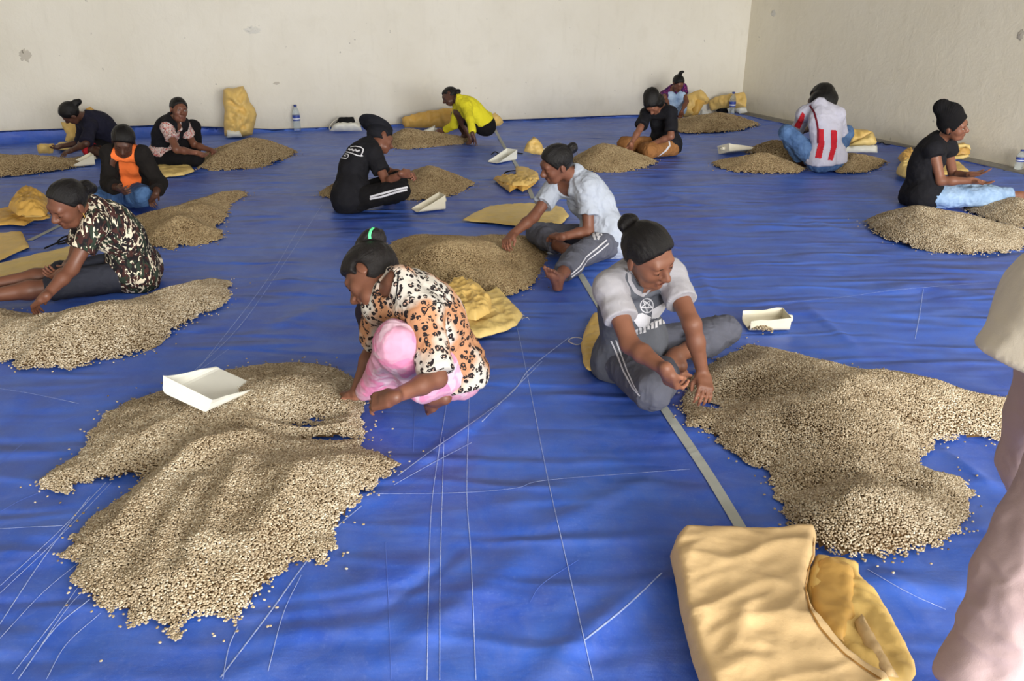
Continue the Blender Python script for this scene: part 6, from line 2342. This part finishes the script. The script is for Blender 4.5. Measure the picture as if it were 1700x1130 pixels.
def dress_leopard(p):
    k = p.s
    j = p.j
    fr = at_z(600, 668, .04)
    # sarong: wrapped round the near thigh and falling from the knee
    K, A, Hp = j['KL'], j['AL'], j['HL']
    hemf = at_y(604, 652, j['AL'][1] + .10)
    own = [dict(tri(Hp, K, A + (K - A) * .25, .075, .05), own=1), dict(tri(K, A + (K - A) * .2, hemf, .022, .05), own=1),
           dict(cone(K, Hp, .075, .105, .04), own=1), dict(cone(K, hemf, .068, .022, .04), own=1), dict(cone(j['HR'], j['HR'] + (j['KR'] - j['HR']) * .5, .095, .08, .04), own=1)]
    p.garment('sarong', C_pink, p.by('pelvis') + own, .012, [(j['P'] + p.pup * .10, p.pup, .01)], fold=.006, crease=.004, fscale=8)
    p.garment('legging', C_dark, [dict(c, own=1) for c in p.leg('R', 1.35, .010, .006)], 0, fold=.003)
    p.top('blouse', C_leopard, .016, sleeve=.92, hem=.03, neck=.058, vdepth=.0, crease=.004, flare=.020, fold=.007)
    b = p.bvh('hair')
    f = lambda pts: P_(3.323, 540, 360, pts)
    p.strip('hair_tie', 'hair', f([(246, 124), (244, 100), (252, 76), (266, 62)]), .012, C_green, .003, bv=b, step=2)
    b = p.bvh('blouse')
    p.strip('piping', 'blouse', f([(402, 300), (402, 360), (394, 430), (384, 470)]), .006, C_black, .002, bv=b)
    p.strip('piping', 'blouse', f([(545, 545), (570, 500), (620, 470), (655, 478)]), .004, C_black, .002, bv=b)
    p.strip('piping', 'blouse', f([(345, 640), (400, 655), (440, 700), (470, 790), (490, 862)]), .006, C_black, .002, bv=b)


def dress_camo(p):
    p.top('shirt', C_camo, .013, sleeve=.55, hem=.10, neck=.064, crease=.003, flare=.014, fold=.005)
    p.bottom('shorts', C_shorts, 1.05, .014, .008, fold=.004, crease=.003)
    M = p.hM
    for g in (-1, 1):
        tube(p, 'earring', [p.hp(.078 * g, -.004, -.036), p.hp(.08 * g, -.002, -.05), p.hp(.079 * g, 0, -.066)], [.0018, .0022, .0014], C_gold)
    W, E = p.j['WR'], p.j['ER']
    d = nrm(W - E)
    u = nrm(np.cross(d, UP)); w = np.cross(d, u)
    c = W - d * .012
    tube(p, 'bracelet', [c + (u * math.cos(a) + w * math.sin(a)) * .030 for a in np.linspace(0, 2 * math.pi, 19)], [.004] * 19, C_black)


def hat(p, name, mat, extra, **kw):
    e = p.sp.get('ears', 1)
    return p.hair(mat, name=name, **kw)


MATS['black_knit_hat'] = C_black2
MATS['black_cloth_hat'] = fabric('black_cloth_hat', (24, 25, 32), .8, .3, .3)


def dress_cap(p):
    p.top('shirt', C_black, .018, sleeve=.62, hem=.16, neck=.062, crease=.003, flare=.014, fold=.008)
    p.bottom('trousers', C_black2, 1.85, .016, .010, fold=.005, crease=.003)
    p.hair('black_cloth_hat', name='cap', grow=.016, line=.028, low=-.045, strands=.001, bun=[((0, -.065, .102), (.108, .145, .022)), ((0, -.04, .08), (.092, .115, .03))])
    bv = p.bvh('trousers', 'shirt')
    f = lambda pts: P_(6.644, 530, 190, pts)
    p.strip('side_stripe', 'trousers', f([(563, 908), (680, 876), (860, 826), (972, 802)]), .016, C_stripe, .004, bv=bv, step=2)
    p.strip('side_stripe', 'trousers', f([(560, 932), (690, 906), (870, 852), (966, 830)]), .016, C_stripe, .004, bv=bv, step=2)
    b2 = p.bvh('shirt')
    p.strip('print', 'shirt', f([(345, 360), (400, 352), (460, 362), (488, 386), (480, 415), (464, 446), (482, 460), (420, 452), (360, 428), (298, 412)]), .010, C_stripe, .003, bv=b2, step=2)
    p.strip('print', 'shirt', f([(272, 432), (318, 440), (326, 462), (298, 488), (232, 474)]), .010, C_stripe, .003, bv=b2, step=2)
    p.strip('print', 'shirt', f([(325, 380), (345, 392), (360, 384), (380, 400), (400, 390), (420, 408), (446, 396)]), .016, C_stripe, .003, bv=b2, step=2)
    p.strip('print', 'shirt', f([(252, 455), (275, 452), (298, 462)]), .012, C_stripe, .003, bv=b2, step=2)


def dress_beanie(p):
    p.top('top', C_black, .016, sleeve=.20, hem=.17, neck=.070, crease=.003, flare=.02, fold=.008)
    p.bottom('jeans', C_lightjean, 1.80, .014, .010, fold=.006, crease=.006)
    p.hair('black_knit_hat', name='beanie', grow=.018, line=.030, low=-.075, strands=0, bun=[((0, -.040, .095), (.082, .100, .085)), ((0, -.10, .130), (.064, .066, .066))], knit=.0012)


def dress_stripes(p):
    p.top('jersey', C_jersey, .018, sleeve=.95, hem=.03, neck=.060, crease=.004, flare=.016, fold=.008)
    p.bottom('jeans', C_jean, 1.9, .015, .010, fold=.006, crease=.006)
    f = lambda pts: P_(7.06, 1270, 130, pts)
    bv = p.bvh('jersey')
    p.patch('stripe', 'jersey', f([(622, 590), (690, 597), (694, 780), (660, 940), (588, 930), (624, 760)]), C_red, .004, bv=bv, cell=.9)
    p.patch('stripe', 'jersey', f([(770, 608), (845, 612), (838, 800), (790, 965), (735, 955), (775, 800)]), C_red, .004, bv=bv, cell=.9)
    p.patch('stripe', 'jersey', f([(440, 392), (466, 420), (460, 480), (408, 590), (345, 562)]), C_red, .004, bv=bv, cell=.9)
    p.strip('piping', 'jersey', f([(528, 318), (580, 400), (610, 520), (622, 600), (622, 760)]), .020, C_darkred, .004, bv=bv, step=2)


def dress_black(p):
    p.top('shirt', C_black, .014, sleeve=.80, hem=.08, neck=.066, crease=.003, flare=.02, fold=.006)
    p.bottom('trousers', C_brown, 1.85, .018, .012, fold=.007, crease=.006)
    f = lambda pts: P_(6.28, 1010, 100, pts)
    bv = p.bvh('trousers')
    p.strip('lace_trim', 'trousers', f([(630, 840), (640, 890), (600, 940), (540, 985), (515, 1000)]), .022, C_stripe, .004, bv=bv, step=2)


def dress_corner(p):
    p.top('shirt', C_purple, .014, sleeve=.45, hem=.06, neck=.062, crease=.002, flare=.014, fold=.005)
    p.bottom('jeans', C_palejean, 1.9, .016, .010, fold=.005, crease=.005)


def dress_yellow(p):
    p.top('top', C_yellow, .013, sleeve=1.86, hem=-.05, neck=.060, crease=.004, flare=.010, fold=.006)
    p.bottom('shorts', C_black2, .62, .018, .012, fold=.005, crease=.004)
    b = p.bvh('hair')
    tube(p, 'hair_tie', [p.hp(.025 * math.cos(a), -.100, -.002 + .025 * math.sin(a)) for a in np.linspace(0, 2 * math.pi, 13)], [.006] * 13, C_stripe)


def dress_vest(p):
    k = p.s
    p.top('blouse', C_floral, .011, sleeve=.52, hem=-.04, neck=.062, vdepth=.05, crease=.002, flare=.022, fold=.005)
    pr = p.by('pelvis', 'waist', 'chest')
    Mc = np.stack([p.clf, p.cfw, p.cup])
    N = p.j['N']
    subs = [ell(N + p.cup * .055 * k + p.cfw * .035 * k, Mc, np.array([.066, .07, .055]), .008),
            rbox(p.C + p.cfw * .16 * k - p.cup * .02 * k, Mc, np.array([.036, .10, .20]), .01, .015)]
    for sd in 'LR':
        S = p.j['S' + sd]
        E = p.j['E' + sd]
        subs.append(cone(S + (S - N) * .22, S + (E - S) * .45 + (S - N) * .1, .078 * k, .07 * k, .01))
    p.garment('vest', C_black, pr, .019, [(p.j['P'] - p.pup * .10, -p.pup, .012)], subs, .006, 9, None, None, .003)
    p.bottom('trousers', C_black2, 1.85, .016, .012, fold=.005, crease=.003)


def dress_orange(p):
    p.top('tee', C_orange, .011, sleeve=.12, hem=.05, neck=.060, vdepth=.05, crease=.003, fold=.005)
    p.top('cardigan', C_cardigan, .021, sleeve=1.60, hem=.10, neck=.075, front=.068, frontshift=.04, crease=.003, flare=.020, fold=.007)
    p.bottom('jeans', C_jean2, 1.9, .016, .012, fold=.006, crease=.006)


def dress_navy(p):
    p.top('shirt', C_navy, .016, sleeve=.95, hem=.10, neck=.062, crease=.003, flare=.020, fold=.007)
    p.bottom('trousers', C_black2, 1.0, .016, .012, fold=.005, crease=.003)
    p.garment('shorts_hem', C_red, [dict(c, own=1) for c in p.leg('L', 1.1, .024, .012)[-1:]], 0, fold=.004, label='dark red hem')


def dress_standing(p):
    k = p.s
    fw, up, P = p.cfw, p.cup, p.j['P']
    own = [cone(P + fw * .02 + up * .30, P + fw * .10 - up * .24, .09, .125, .06), cone(P + p.plf * .06 + up * .2, P + p.plf * .09 + fw * .06 - up * .22, .11, .13, .06)]
    p.top('shirt', C_cream, .025, sleeve=.95, hem=.105, neck=.06, crease=.003, flare=.03, fold=.008, fscale=5, own=own)
    p.bottom('trousers', C_mauve, 2.04, .028, .020, fold=.010, crease=.008, fscale=5)


ONLY = None
for key, label, ref, sp in PEOPLE:
    if ONLY and key not in ONLY: continue
    p = Person(key, label, ref, sp, 'people sorting coffee beans on the tarpaulin' if key != 'standing' else None)
    globals()['dress_' + key](p)
